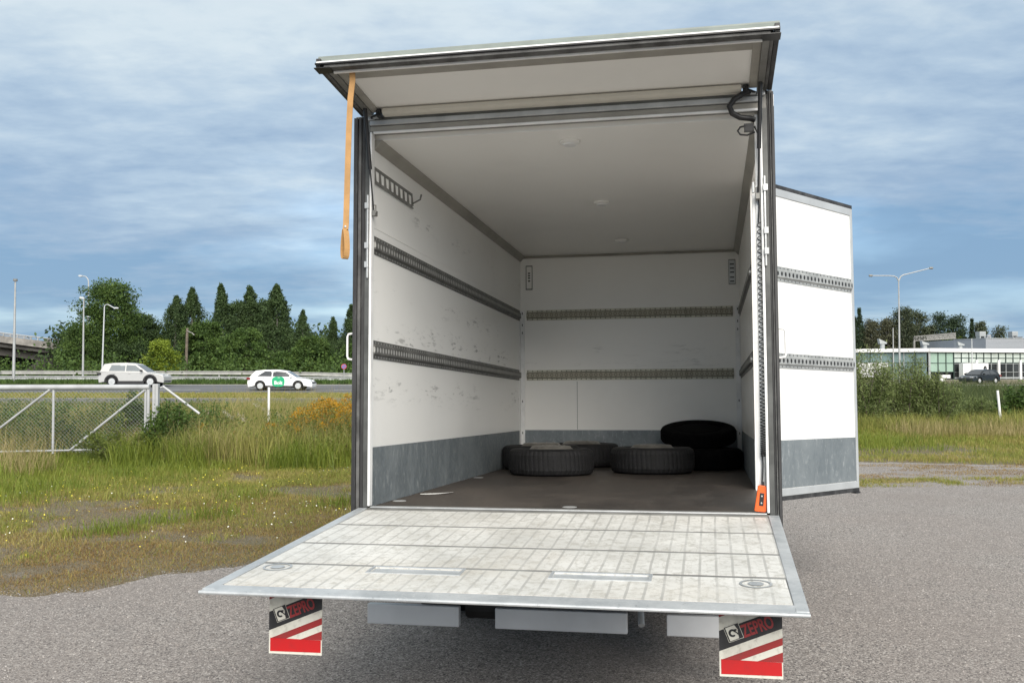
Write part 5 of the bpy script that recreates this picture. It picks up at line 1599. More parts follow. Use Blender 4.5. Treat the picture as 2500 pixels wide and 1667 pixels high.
# ------------------------------------------------------------------ car showroom on the right
m_fascia = plain('white_fascia', (0.82, 0.82, 0.82), 0.5, var=0.02)
m_greenpane = plain('green_glass_pane', (0.30, 0.42, 0.35), 0.15, var=0.06, scale=0.5)
m_bluepane = plain('pale_glass_pane', (0.17, 0.24, 0.235), 0.10, var=0.15, scale=0.5)
m_blind = plain('window_blind', (0.46, 0.52, 0.48), 0.6, var=0.12, scale=1.5)
m_darkpane = plain('dark_glass_pane', (0.030, 0.034, 0.036), 0.08, var=0.5, scale=0.4)
m_mullion = plain('dark_mullion', (0.035, 0.055, 0.05), 0.5)
m_mull_lt = plain('grey_mullion', (0.34, 0.36, 0.36), 0.5)
m_greywall = plain('grey_metal_wall', (0.30, 0.315, 0.335), 0.5, var=0.03)
m_greywall2 = plain('grey_metal_ribs', (0.27, 0.285, 0.305), 0.5, var=0.05)
m_white = plain('white_paint', (0.80, 0.80, 0.80), 0.5, var=0.02)
C0 = Vector((xd(2266, 135), 135, 0))
Rdir = Vector((xd(2620, 143) - C0.x, 143 - 135, 0)); RL = Rdir.length; Rdir.normalize()
Ldir = Vector((xd(1990, 143) - C0.x, 143 - 135, 0)); LL = Ldir.length; Ldir.normalize()
G0 = gz(C0.x, 135)
show = empty('car_showroom', 'low car showroom with a white roof edge and green glass front', 'building', loc=(C0.x, C0.y, G0))
ZB = zd(929, 135) - G0; ZF0 = zd(859, 135) - G0; ZF1 = zd(850, 135) - G0
class Facade:
    def __init__(s, d, nrm): s.d, s.n = d, nrm
    def box(s, mb, a0, a1, z0, z1, d0, d1):
        """a along the facade, depth d outwards"""
        P = lambda a_, d_, z: tuple(Vector((0, 0, z)) + s.d * a_ + s.n * d_)
        lo = [P(a0, d0, z0), P(a1, d0, z0), P(a1, d1, z0), P(a0, d1, z0)]; hi = [P(a0, d0, z1), P(a1, d0, z1), P(a1, d1, z1), P(a0, d1, z1)]
        mb.hexa(lo, hi); return mb
nR = Vector((Rdir.y, -Rdir.x, 0)); nL = Vector((-Ldir.y, Ldir.x, 0)); nL = nL if nL.y < 0 else -nL; nR = nR if nR.y < 0 else -nR
FR, FLf = Facade(Rdir, nR), Facade(Ldir, nL)
mb = MB()
FR.box(mb, 0.0, RL, ZF0, ZF1, -1.0, 0.45); FLf.box(mb, -0.0, LL, ZF0 + 0.003, ZF1 - 0.003, -1.0, 0.45)
q = [tuple(Vector((0, 0, z)) + p for z in (ZF0 + 0.001,)) for p in ()]
mb.build('fascia', m_fascia, show)
mb = MB()
A1 = Rdir * RL; B1 = Ldir * LL
mb.prism([(A1.x, A1.y + 0.5, ZF1 - 0.12), (0, 0.5, ZF1 - 0.12), (B1.x, B1.y + 0.5, ZF1 - 0.12), (B1.x, B1.y + 22, ZF1 - 0.12), (A1.x, A1.y + 22, ZF1 - 0.12)], (0, 0, 0.06))
mb.build('roof', m_greywall, show)
mb = MB(); FR.box(mb, 0, RL, -0.5, ZF0, -3.5, -3.3); FLf.box(mb, 0, LL, -0.5, ZF0, -3.5, -3.3); mb.build('inner_wall', m_darkpane, show)
mb = MB(); FR.box(mb, 0, RL, -0.5, ZB + 0.15, -0.3, 0.30); FLf.box(mb, 0.0, LL, -0.5, ZB + 0.15, -0.3, 0.30); mb.build('plinth', m_mull_lt, show)
P135 = 135 / FPX
bay = 23.0 * P135
z_of = lambda v: zd(v, 135) - G0
def pane(F, a0, a1, z0, z1, m, d=0.0, nm='pane'):
    mb = MB(); F.box(mb, a0, a1, z0, z1, d - 0.04, d); return mb.build(nm, m, show)
def mull(F, a0, a1, z0, z1, m=None, d=0.10):
    mb = MB(); F.box(mb, a0, a1, z0, z1, -0.05, d); return mb.build('mullion', m or m_mullion, show)
ub = lambda u: (u - 2266) * P135 * 1.02
# right facade: three green bays, then glazed bays with blinds
edges = [2271, 2294, 2317.5, 2340]
for i in range(3):
    a0, a1 = ub(edges[i]) + 0.06, ub(edges[i + 1]) - 0.06
    pane(FR, a0, a1, z_of(885.5), ZF0 - 0.12, m_greenpane); pane(FR, a0, a1, z_of(907), z_of(886.5), m_greenpane)
    pane(FR, a0, a1, ZB + 0.2, z_of(908.5), m_darkpane, -0.2)
    if i: mull(FR, ub(edges[i]) - 0.05, ub(edges[i]) + 0.05, ZB, ZF0)
mull(FR, 0, ub(2340), z_of(886.6), z_of(885.4), d=0.08); mull(FR, 0, ub(2340), z_of(908.6), z_of(907), d=0.07)
mull(FR, 0.0, ub(2271), ZB, ZF0, m_mull_lt, 0.12)
mull(FR, ub(2340) - 0.06, ub(2340) + 0.08, ZB, ZF0, m_mullion, 0.12)
a = ub(2341); i = 0
while a < RL - bay:
    a0, a1 = a + 0.06, a + bay - 0.06
    pane(FR, a0, a1, z_of(872.5), ZF0 - 0.10, m_blind); pane(FR, a0, a1, z_of(884.5), z_of(874), m_blind, -0.02)
    pane(FR, a0, a1, z_of(922), z_of(886), m_darkpane, -0.05)
    mull(FR, a + bay - 0.05, a + bay + 0.05, z_of(885), ZF0)
    mull(FR, a + bay - 0.035, a + bay + 0.035, ZB, z_of(885), m_mull_lt)
    if i % 3 == 2: mull(FR, a + bay - 0.22, a + bay + 0.10, ZB, z_of(878), m_white, 0.25)
    a += bay; i += 1
mull(FR, ub(2341), RL, z_of(874), z_of(872.5), d=0.06); mull(FR, ub(2341), RL, z_of(886), z_of(884.5), d=0.065)
mull(FR, ub(2341), RL, z_of(888.5), z_of(887.6), m_mull_lt, 0.07); mull(FR, ub(2341), RL, z_of(909), z_of(908), m_mull_lt, 0.075); mull(FR, ub(2341), RL, z_of(924.5), z_of(921), m_mull_lt, 0.20)
# left facade: pale glass bays
a = 0.15
while a < LL - 1.6:
    pane(FLf, a + 0.05, a + 1.45, z_of(884), ZF0 - 0.1, m_bluepane); pane(FLf, a + 0.05, a + 1.45, ZB + 0.2, z_of(885), m_bluepane, -0.01)
    mull(FLf, a + 1.45, a + 1.55, ZB, ZF0, m_mull_lt if int(a) % 3 else m_mullion)
    a += 1.5
mull(FLf, 0, LL, z_of(885), z_of(884), d=0.08)
mb = MB(); FLf.box(mb, (2266 - 2182) * P135 * 1.1, (2266 - 2080) * P135 * 1.12, z_of(921), z_of(885.5), 0.1, 1.4); mb.build('white_box', m_white, show)
# sign wall in front of the glazing, with a dark round emblem
sw = MB(); FR.box(sw, ub(2344), ub(2419), z_of(910), z_of(887), 0.8, 1.6); FR.box(sw, ub(2344), ub(2350), z_of(929), z_of(910), 0.8, 1.6); FR.box(sw, ub(2350), ub(2419), z_of(887) , z_of(886.2), 0.5, 1.6)
sw = sw.build('sign_wall', m_white, show)
ce = Rdir * ub(2408.5) + nR * 1.615 + Vector((0, 0, z_of(899.3)))
mb = MB(); vs = []; seg = 22
for k in range(seg):
    an = 2 * math.pi * k / seg
    vs.append(tuple(ce + Rdir * (0.25 * math.cos(an)) + Vector((0, 0, 0.355 * math.sin(an)))))
mb.prism(vs, tuple(nR * 0.06)); em = mb.build('round_emblem', m_black, sw)
mb = MB()
for (xa, za), (xb, zb_) in (((-0.10, 0.18), (0.0, -0.2)), ((0.0, -0.2), (0.10, 0.18))):
    p, r = ce + nR * 0.07 + Rdir * xa + Vector((0, 0, za)), ce + nR * 0.07 + Rdir * xb + Vector((0, 0, zb_))
    mb.tube([p, r], 0.018, 4)
mb.build('emblem_mark', m_mull_lt, sw)
# grey block on the roof
D2 = 152.0; k2 = D2 / FPX
blk = MB(); Zr0, Zr1 = zd(857, D2) - G0, zd(826.5, D2) - G0
bx0, bxc, bx1 = xd(2322, D2 + 8) - C0.x, xd(2407, D2) - C0.x, xd(2700, D2 + 8) - C0.x
y_c = D2 - 135
blk.prism([(bxc, y_c, Zr0), (bx1, y_c + 6, Zr0), (bx1, y_c + 20, Zr0), (bx0, y_c + 20, Zr0), (bx0, y_c + 7, Zr0)], (0, 0, Zr1 - Zr0))
blk = blk.build('roof_block', m_greywall, show)
mb = MB()
for k in range(9):
    z = Zr0 + 0.12 + k * (Zr1 - Zr0 - 0.2) / 9
    mb.prism([(bx0 + 0.03, y_c + 6.97, z), (bxc, y_c - 0.04, z), (bx1, y_c + 5.96, z), (bx1, y_c + 6.1, z), (bxc, y_c + 0.1, z), (bx0 + 0.03, y_c + 7.1, z)], (0, 0, 0.04))
mb.build('wall_rib', m_greywall2, blk)
MB().prism([(bxc - 0.02, y_c - 0.1, Zr1 - 0.0), (bx1, y_c + 5.9, Zr1), (bx1, y_c + 6.1, Zr1), (bx0, y_c + 7.1, Zr1), (bx0 - 0.05, y_c + 6.85, Zr1)], (0, 0, 0.10)).build('coping', m_mull_lt, blk)
def ac(u0, u1, v0, v1, D, label, nm='roof_unit', m=None):
    t = MB(); x0, x1 = xd(u0, D) - C0.x, xd(u1, D) - C0.x; z0, z1 = zd(v1, D) - G0, zd(v0, D) - G0; y = D - 135
    t.box(x0, x1, y, y + 1.5, z0 + 0.15, z1); t.box(x0 + 0.05, x0 + 0.2, y + 0.05, y + 1.4, z0 - 0.4, z0 + 0.15); t.box(x1 - 0.2, x1 - 0.05, y + 0.05, y + 1.4, z0 - 0.4, z0 + 0.15)
    o = t.build(nm, m or m_mull_lt, show); g = MB()
    for k in range(4):
        z = z0 + 0.25 + k * (z1 - z0 - 0.3) / 4
        g.box(x0 + 0.06, x1 - 0.06, y - 0.03, y - 0.001, z, z + 0.05)
    g.build('grille', m_greywall, o); return o
ac(2392.5, 2407.5, 809, 823, 160, ''); ac(2411, 2420, 817, 825, 162, '', m=m_greywall); ac(2472, 2486, 809, 822, 162, ''); ac(2474, 2498, 822, 827, 160, '', m=m_greywall)
for u0, u1, v0, v1 in ((2144, 2163, 827, 850), (2248, 2266, 832, 850), (2335, 2352, 834, 851)):
    D = 140.0; x0, x1 = xd(u0, D) - C0.x, xd(u1, D) - C0.x; z0, z1 = zd(v1, D) - G0, zd(v0, D) - G0; hh = z1 - z0; y = D - 135; wv = x1 - x0
    mb = MB(); mb.lathe([(wv * 0.30, -0.3), (wv * 0.30, hh * 0.45)], (x0 + wv * 0.55, y, z0), seg=12)
    mb.prism([(x0 + wv * 0.15, y - 0.4, z0 + hh * 0.45), (x1, y - 0.4, z0 + hh * 0.45), (x1, y - 0.4, z0 + hh * 0.62), (x0 + wv * 0.12, y - 0.4, z0 + hh * 0.95), (x0, y - 0.4, z0 + hh)], (0, 0.8, 0))
    mb.build('roof_vent', m_mull_lt, show)
# white sign box in front
D = 120; x = xd(2306, D)
t = empty('sign_box', 'small white sign box standing in front of the green glass', 'sign', loc=(x, D, gz(x, D)))
z0 = gz(x, D)
MB().box(xd(2294, D) - x, xd(2318, D) - x, -0.2, 0.2, zd(923, D) - z0, zd(915, D) - z0).build('sign_panel', m_white, t, bevel=0.02)
MB().box(xd(2294, D) - x, xd(2305, D) - x, -0.15, 0.15, -0.2, zd(923, D) - z0 - 0.002).build('sign_base', m_white, t)
# sign gantry seen from behind
D = 172; x = xd(2232, D); t = empty('sign_gantry', 'long lattice road sign gantry above the showroom roof', 'gantry', loc=(x, D, 0))
mb = MB(); zA0, zA1, zB0, zB1 = zd(832, D), zd(822, D), zd(826, D), zd(813, D); LX = xd(2334, D) - x
lat = lambda f, top: (LX * f, 0, (zA1 + (zB1 - zA1) * f) if top else (zA0 + (zB0 - zA0) * f))
mb.tube([lat(0, 1), lat(1, 1)], 0.10, 6); mb.tube([lat(0, 0), lat(1, 0)], 0.10, 6)
for k in range(16):
    mb.tube([lat(k / 16, k % 2), lat((k + 1) / 16, (k + 1) % 2)], 0.06, 5); mb.tube([lat(k / 16, 0), lat(k / 16, 1)], 0.06, 5)
mb.hexa([lat(0.30, 0), lat(1, 0), (LX, 0.1, lat(1, 0)[2]), (LX * 0.30, 0.1, lat(0.3, 0)[2])], [lat(0.30, 1), lat(1, 1), (LX, 0.1, lat(1, 1)[2]), (LX * 0.30, 0.1, lat(0.3, 1)[2])])
mb.build('lattice_beam', m_alu_dark, t)
MB().box(-0.15, 0.15, -0.15, 0.15, 0, zA0).build('gantry_leg', m_alu_dark, t)

# ------------------------------------------------------------------ white gate and fence posts
m_gate = plain('gate_grey_paint', (0.40, 0.41, 0.42), 0.5, 0.1, var=0.12, scale=3)
m_wire = plain('fence_wire', (0.40, 0.41, 0.41), 0.5, 0.3)
D = 17.0; gx0, gx1 = xd(-330, D), xd(366, D)
gate = empty('chain_link_gate', 'long pale grey steel gate with chain-link mesh and diagonal braces', 'gate', loc=(gx1, D, 0))
zt_, zb_ = zd(945, D), zd(1100, D)
lx = lambda u: xd(u, D) - gx1
mb = MB(); mb.tube([(gx0 - gx1, 0, zt_ - 0.012), (0.0, 0, zt_ + 0.003)], 0.047, 12); mb.build('top_rail', m_gate, gate, smooth=True)
mb = MB(); mb.tube([(gx0 - gx1, 0, zb_ - 0.07), (lx(310), 0, zb_ + 0.03), (lx(362), 0, zb_ + 0.05)], 0.016, 8); mb.build('bottom_rail', m_gate, gate, smooth=True)
for u, r in ((132, 0.022), (-160, 0.022), (356, 0.020), (363, 0.028)):
    MB().tube([(lx(u), 0.0, zb_ - 0.05), (lx(u), 0.0, zt_ - 0.03)], r, 8).build('upright', m_gate, gate, smooth=True)
for (u0, v0), (u1, v1) in (((-30, 1071), (125, 951)), ((176, 1098), (356, 952)), ((-180, 952), (-330, 1090))):
    MB().tube([(lx(u0), -0.03, zd(v0, D)), (lx(u1), -0.03, zd(v1, D))], 0.020, 8).build('brace', m_gate, gate, smooth=True)
wire = MB(); sp_ = 0.066; H_ = (zt_ - 0.05) - (zb_ - 0.03)
a = gx0 - gx1 - H_
while a < 0:
    for sgn in (1, -1):
        x0, x1 = (a, a + H_) if sgn > 0 else (a + H_, a)
        p0, p1 = Vector((x0, 0.006 * sgn, zb_ - 0.03)), Vector((x1, 0.006 * sgn, zt_ - 0.05))
        lo, hi = gx0 - gx1, -0.05
        f0, f1 = 0.0, 1.0
        dx = p1.x - p0.x
        ts = sorted(((lo - p0.x) / dx, (hi - p0.x) / dx)); f0, f1 = max(0, ts[0]), min(1, ts[1])
        if f1 > f0 + 0.01:
            wire.tube([p0.lerp(p1, f0), p0.lerp(p1, f1)], 0.0017, 3, False)
    a += sp_
tag(wire.build('chain_link', m_wire, gate), kind='stuff')
# gate post with a slanting stay
x = xd(382, 17.1); t = empty('gate_post', 'thick pale gate post with a slanting stay at the end of the gate', 'post', loc=(x, 17.1, 0))
MB().box(-0.050, 0.050, -0.05, 0.05, -0.2, zd(937, 17.1)).build('post_tube', m_gate, t, bevel=0.006)
MB().box(-0.010, 0.010, -0.058, -0.0505, 0.2, zd(940, 17.1)).build('latch_strip', m_wire, t)
MB().tube([(xd(396, 17.1) - x, 0.05, zd(943, 17.1)), (xd(486, 17.1) - x, 0.05, zd(1010, 17.1))], 0.022, 8).build('stay', m_gate, t, smooth=True)
MB().tube([(0.06, 0.02, zd(945, 17.1) - 0.01), (xd(397, 17.1) - x, 0.05, zd(944, 17.1))], 0.016, 6).build('stay_bracket', m_gate, t)
GF = 'thin fence posts'
def fence_post(u, vt, vb, D, label, lean=0.0, r=0.03, wires=None):
    x = xd(u, D); t = empty('fence_post', label, 'post', loc=(x, D, 0), group=GF)
    MB().tube([(lean, 0, -0.1), (0, 0, zd(vt, D))], r, 8).build('post_tube', m_white, t, smooth=True)
    return t
fence_post(657, 945, 1033, 18.6, 'pale fence post standing in the tall weeds below the white estate car', r=0.022)
fence_post(2434, 953, 1051, 25, 'slightly leaning white fence post at the right edge, nearer the black car', 0.11, 0.032)
fence_post(2273, 960, 1056, 25.4, 'thin white fence post half hidden in the willow bush', 0.03, 0.022)

# ------------------------------------------------------------------ grass, weeds and bushes
def in_view(x, y, m=1.10):
    return (np.abs(x) < y * 0.5228 * m + 0.4)
def van_box(x, y):
    """points under the van body"""
    p = np.stack([x, y], 1) - np.array([TM[0][3], TM[1][3]])
    ax = np.array([TM[0][0], TM[1][0]]); ay = np.array([TM[0][1], TM[1][1]])
    u, v = p @ ax, p @ ay
    return (np.abs(u) < 1.3) & (v > -0.2) & (v < 7)
def scatter(n, x0, x1, y0, y1, dens=None, rng=RNG):
    x, y = rng.uniform(x0, x1, n), rng.uniform(y0, y1, n)
    k = in_view(x, y) & ~van_box(x, y)
    x, y = x[k], y[k]
    if dens is not None:
        k = rng.uniform(0, 1, len(x)) < dens(x, y); x, y = x[k], y[k]
    return x, y
def off_gravel(x, y): return y - gravel_edge(x)
def bare(x, y):
    return fbm(x * 0.75 + 3, y * 0.75, 21)
def lushness(x, y):
    # greener towards the left and the fence, browner near the gravel and right
    d = off_gravel(x, y)
    return np.clip(fbm(x * 0.5 + 9, y * 0.5, 40) * 1.5 - 0.35 + np.clip((d - 3) / 7, -0.6, 0.55) + np.clip((-x - 4) / 7, -0.1, 0.35), 0, 1)

def grass_patch(name, n, x0, x1, y0, y1, dens, hfun, wd, lean, m):
    x, y = scatter(n, x0, x1, y0, y1, dens)
    h = hfun(x, y) * RNG.uniform(0.55, 1.35, len(x))
    P = np.stack([x, y, ground_z(x, y) - 0.004], 1)
    w = wd * RNG.uniform(0.7, 1.3, len(x)) * (0.7 + 0.04 * y)
    me = blades_mesh(name, P, h, w, RNG.uniform(lean[0], lean[1], len(x)), m)
    return tag(obj_from(name, me), kind='stuff')

edge_in = lambda x, y: np.clip((off_gravel(x, y) + 0.05) / 0.5, 0, 1)
def d_moss(x, y):
    return edge_in(x, y) * np.clip(1.15 - lushness(x, y), 0.05, 1) * np.clip((0.72 - bare(x, y)) / 0.12, 0.12, 1)
def d_grass(x, y):
    return edge_in(x, y) * np.clip(lushness(x, y) * 1.2, 0.08, 1) * np.clip((0.70 - bare(x, y)) / 0.12, 0.05, 1) * (y < 18.5)
hm = lambda x, y: 0.013 + 0.022 * fbm(x * 2, y * 2, 50) + 0.008 * np.clip(off_gravel(x, y) / 5, 0, 1)
hg = lambda x, y: 0.024 + 0.045 * fbm(x * 1.3, y * 1.3, 51) + 0.04 * np.clip((off_gravel(x, y) - 3) / 6, 0, 1)
grass_patch('moss_grass', 700000, -9.5, 0, 5.5, 17.5, d_moss, hm, 0.0034, (0.5, 1.7), L_MOSS)
grass_patch('grass', 460000, -9.8, 0, 6, 18, d_grass, hg, 0.0034, (0.3, 1.4), L_GRASS)
# lusher strip in front of the gate and along the weeds
def d_lush(x, y):
    return np.clip((off_gravel(x, y) - 5.5) / 3.0, 0, 1) * np.clip((fbm(x * 0.5, y * 0.5 + 5, 61) - 0.42 + 0.12 * np.clip((-x - 4.5) / 2, -1, 1.5) + 0.1 * (y > 15.5)) / 0.2, 0, 1)
grass_patch('lush_grass', 60000, -10.5, -1.0, 10, 19, d_lush, lambda x, y: 0.09 + 0.14 * fbm(x, y, 62) + 0.14 * np.clip((y - 15) / 3, 0, 1), 0.0048, (0.15, 0.8), L_LUSH)
# clumps of taller grass and rosettes in the lawn
def clumps(name, spots, n, h, wd, m, spread=0.10):
    P, H = [], []
    for x, y, k in spots:
        px = RNG.normal(x, spread * k, n); py = RNG.normal(y, spread * k, n)
        P.append(np.stack([px, py, ground_z(px, py)], 1)); H.append(h * k * RNG.uniform(0.4, 1.2, n))
    P, H = np.concatenate(P), np.concatenate(H)
    me = blades_mesh(name, P, H, wd * RNG.uniform(0.7, 1.3, len(P)) * (0.7 + 0.04 * P[:, 1]), RNG.uniform(0.2, 1.0, len(P)), m)
    return tag(obj_from(name, me), kind='stuff')
sx2, sy2 = scatter(260, -8, -0.5, 7.5, 17, lambda x, y: np.clip((off_gravel(x, y) - 0.6) / 2, 0, 1) * 0.6)
clumps('grass_tufts', [(x, y, RNG.uniform(0.6, 1.5)) for x, y in zip(sx2, sy2)], 70, 0.11, 0.0050, L_GRASS)
clumps('lush_tufts', [((at_d(u, v, 1) - Vector((0, 0, HC))).x * HC / -(at_d(u, v, 1).z - HC), HC / -(at_d(u, v, 1).z - HC), k) for u, v, k in ((270, 1300, 1.2), (30, 1170, 2.6), (90, 1150, 2.4), (10, 1230, 2.2), (60, 1205, 2.0), (130, 1190, 1.6), (300, 1170, 1.5), (520, 1262, 1.3), (850, 1235, 1.4), (390, 1275, 1.0), (610, 1215, 1.3))], 260, 0.15, 0.0055, L_LUSH, 0.16)

# wild flowers on thin stalks
def flowers(name, n, x0, x1, y0, y1, m, r, hfun, dens):
    x, y = scatter(n, x0, x1, y0, y1, dens)
    k = len(x); h = hfun(x, y) * RNG.uniform(0.6, 1.2, k)
    P = np.stack([x, y, h], 1); s_ = r * RNG.uniform(0.6, 1.2, k)
    a_ = RNG.uniform(0, 6.28, k); tl = RNG.uniform(0, 1.2, k)
    U1 = np.stack([np.cos(a_), np.sin(a_), np.zeros(k)], 1); V1 = np.stack([-np.sin(a_) * np.cos(tl), np.cos(a_) * np.cos(tl), np.sin(tl)], 1)
    vs = []
    for q in range(6):
        an = q * math.pi / 3
        vs.append(P + (U1 * math.cos(an) + V1 * math.sin(an)) * s_[:, None])
    G_ = np.stack([x, y, np.zeros(k)], 1); e_ = np.array([0.0012, 0, 0])
    vs += [G_ - e_, G_ + e_, P]
    V = np.stack(vs, 1).reshape(-1, 3); b = np.arange(k)[:, None] * 9
    me = np_mesh(name, V, [b + np.arange(6)[None], b + np.array([[6, 7, 8]])], m)
    me.materials.append(L_GRASS)
    me.polygons.foreach_set('material_index', np.concatenate([np.zeros(k, np.int32), np.ones(k, np.int32)]))
    return tag(obj_from(name, me), kind='stuff')
m_fy = plain('yellow_petals', (0.72, 0.60, 0.05), 0.6, var=0.1); m_fw = plain('white_petals', (0.75, 0.74, 0.66), 0.6, var=0.08)
fd = lambda x, y: np.clip((off_gravel(x, y) - 0.8) / 2, 0, 1) * np.clip((fbm(x * 0.8, y * 0.8, 70) - 0.38) / 0.18, 0.06, 1)
flowers('yellow_wildflowers', 2200, -8, 0, 8, 17, m_fy, 0.0075, lambda x, y: 0.085 + 0 * x, fd)
flowers('white_wildflowers', 420, -8, 0, 8, 17, m_fw, 0.0065, lambda x, y: 0.09 + 0 * x, fd)
flowers('white_wildflowers', 60, -3.6, -1.6, 9, 12, m_fw, 0.009, lambda x, y: 0.10 + 0 * x, None)

# tall weeds and grasses round the gate and towards the van
def d_tall(x, y):
    front = 16.2 + 0.9 * (fbm(x * 0.7, x * 0, 80) - 0.5) * 2
    gatecut = np.where(x < -6.9, np.clip((y - 17.2) / 0.6, 0.0, 1), 1.0)
    return np.clip((y - front) / 0.9, 0, 1) * gatecut
def h_tall(x, y):
    return 0.48 + 0.30 * fbm(x * 0.8, y * 0.8, 81) + 0.30 * np.clip((y - 17) / 2.5, 0, 1) - 0.12 * np.clip((-x - 6.3) * 2, 0, 1)
grass_patch('tall_grass', 90000, -12, 1.0, 16, 22, d_tall, h_tall, 0.0052, (0.08, 0.55), L_TALL)
grass_patch('straw_grass', 30000, -12, 1.0, 16.2, 22, d_tall, lambda x, y: h_tall(x, y) * 1.18, 0.0036, (0.05, 0.4), L_STRAW)
grass_patch('meadow_grass', 90000, -26, 2, 21, 38, lambda x, y: np.clip(1.3 - y / 60, 0.3, 1), lambda x, y: (0.55 + 0.38 * fbm(x * 0.4, y * 0.4, 83)) * np.clip(1.25 - (y - 20) / 22, 0.36, 1), 0.0085, (0.1, 0.6), L_MEADOW)
grass_patch('verge_grass', 40000, -42, 3, 53.2, 60, None, lambda x, y: 0.10 + 0.10 * fbm(x, y, 84), 0.010, (0.2, 0.8), L_GRASS)
grass_patch('verge_grass', 40000, -46, 3, 72.8, 80, None, lambda x, y: 0.22 + 0.25 * fbm(x * 0.5, y, 85), 0.012, (0.2, 0.8), L_MID)
def leafy(name, n, x0, x1, y0, y1, dens, h0, h1, leaf, m, per=60):
    x, y = scatter(n, x0, x1, y0, y1, dens)
    k = len(x); h = RNG.uniform(h0, h1, k)
    P = np.repeat(np.stack([x, y, ground_z(x, y)], 1), per, 0)
    tt = RNG.uniform(0.08, 1, k * per); hh = np.repeat(h, per)
    P[:, 2] += tt * hh
    P[:, :2] += RNG.normal(size=(k * per, 2)) * (0.10 + 0.10 * (1 - tt))[:, None]
    V, F = leaf_quads(P, leaf, 0.42, 0.3)
    return tag(obj_from(name, np_mesh(name, V, [F], m)), kind='stuff')
leafy('leafy_weeds', 320, -10, 0.5, 16.6, 20, d_tall, 0.45, 0.95, 0.075, L_WEED)
leafy('leafy_weeds', 520, -16, 0.5, 19, 28, None, 0.4, 0.85, 0.09, L_MID)
grass_patch('lush_tall_grass', 16000, -8, 0, 15.8, 18, lambda x, y: np.clip((fbm(x * 0.9, y * 0.6, 86) - 0.42) / 0.1, 0, 1) * (x > -6.6), lambda x, y: 0.35 + 0.35 * fbm(x, y, 87), 0.0062, (0.2, 0.8), L_LUSH)
leafy('undergrowth', 420, -11.5, -5.2, 17.4, 22, None, 0.55, 1.02, 0.065, L_MID, 130)
leafy('undergrowth', 160, -7.5, -0.5, 17.2, 20, lambda x, y: np.clip((fbm(x, y, 88) - 0.4) / 0.1, 0, 1), 0.4, 0.9, 0.06, L_MID, 110)
clumps('straw_tufts', [(xd(u, D), D, k) for u, D, k in ((40, 15.6, 1.2), (85, 15.9, 1.0), (10, 15.2, 1.0), (60, 14.9, 0.8), (120, 15.4, 0.6), (520, 16.4, 1.0), (560, 16.5, 1.1), (470, 16.5, 0.9))], 120, 0.75, 0.0040, L_STRAW, 0.13)
# goldenrod patch by the van
gx_, gy_ = np.concatenate([RNG.uniform(xd(725, 18), xd(905, 18), 122), RNG.uniform(xd(300, 18), xd(740, 18), 28)]), RNG.uniform(17.0, 19.6, 150)
gh_ = RNG.uniform(0.72, 1.16, 150) * np.clip(0.72 + (gx_ - xd(712, 18)) * 0.42, 0.62, 1.0)
P = np.repeat(np.stack([gx_, gy_, gh_], 1), 70, 0); q_ = np.abs(RNG.normal(size=len(P))) * 0.09
P[:, 2] -= q_; P[:, :2] += RNG.normal(size=(len(P), 2)) * (0.02 + q_ * 0.5)[:, None]
V, F = leaf_quads(P, 0.030, 0.6, 0.4)
tag(obj_from('goldenrod_flowers', np_mesh('goldenrod_flowers', V, [F], L_GOLD)), kind='stuff')
P = np.repeat(np.stack([gx_, gy_, gh_ * 0], 1), 46, 0); P[:, 2] = RNG.uniform(0.1, 0.95, len(P)) * np.repeat(gh_, 46); P[:, :2] += RNG.normal(size=(len(P), 2)) * 0.06
V, F = leaf_quads(P, 0.075, 0.22, 0.3)
tag(obj_from('goldenrod_leaves', np_mesh('goldenrod_leaves', V, [F], L_WEED)), kind='stuff')
# pale fluffy seed heads
L_FLUFF = foliage_mat('seed_fluff', [(0.30, 0.27, 0.20), (0.45, 0.41, 0.33), (0.55, 0.50, 0.42)], 0.3, 2.0)
P = []
for u, v, D in ((545, 1002, 18.4), (556, 1012, 18.2), (582, 1010, 18.3), (622, 985, 18.8), (640, 996, 18.9), (652, 1004, 18.9), (500, 1000, 18.6), (675, 1010, 18.4), (590, 1020, 17.8)):
    c0 = at_d(u, v, D); n = 70
    t_ = RNG.uniform(0, 1, n)
    P.append(np.array(c0)[None] + np.stack([RNG.normal(size=n) * 0.022 + t_ * 0.09, RNG.normal(size=n) * 0.03, RNG.normal(size=n) * 0.02 - t_ * 0.07], 1))
P = np.concatenate(P); V, F = leaf_quads(P, 0.024, 0.5, 0.5)
tag(obj_from('seed_heads', np_mesh('seed_heads', V, [F], L_FLUFF)), kind='stuff')

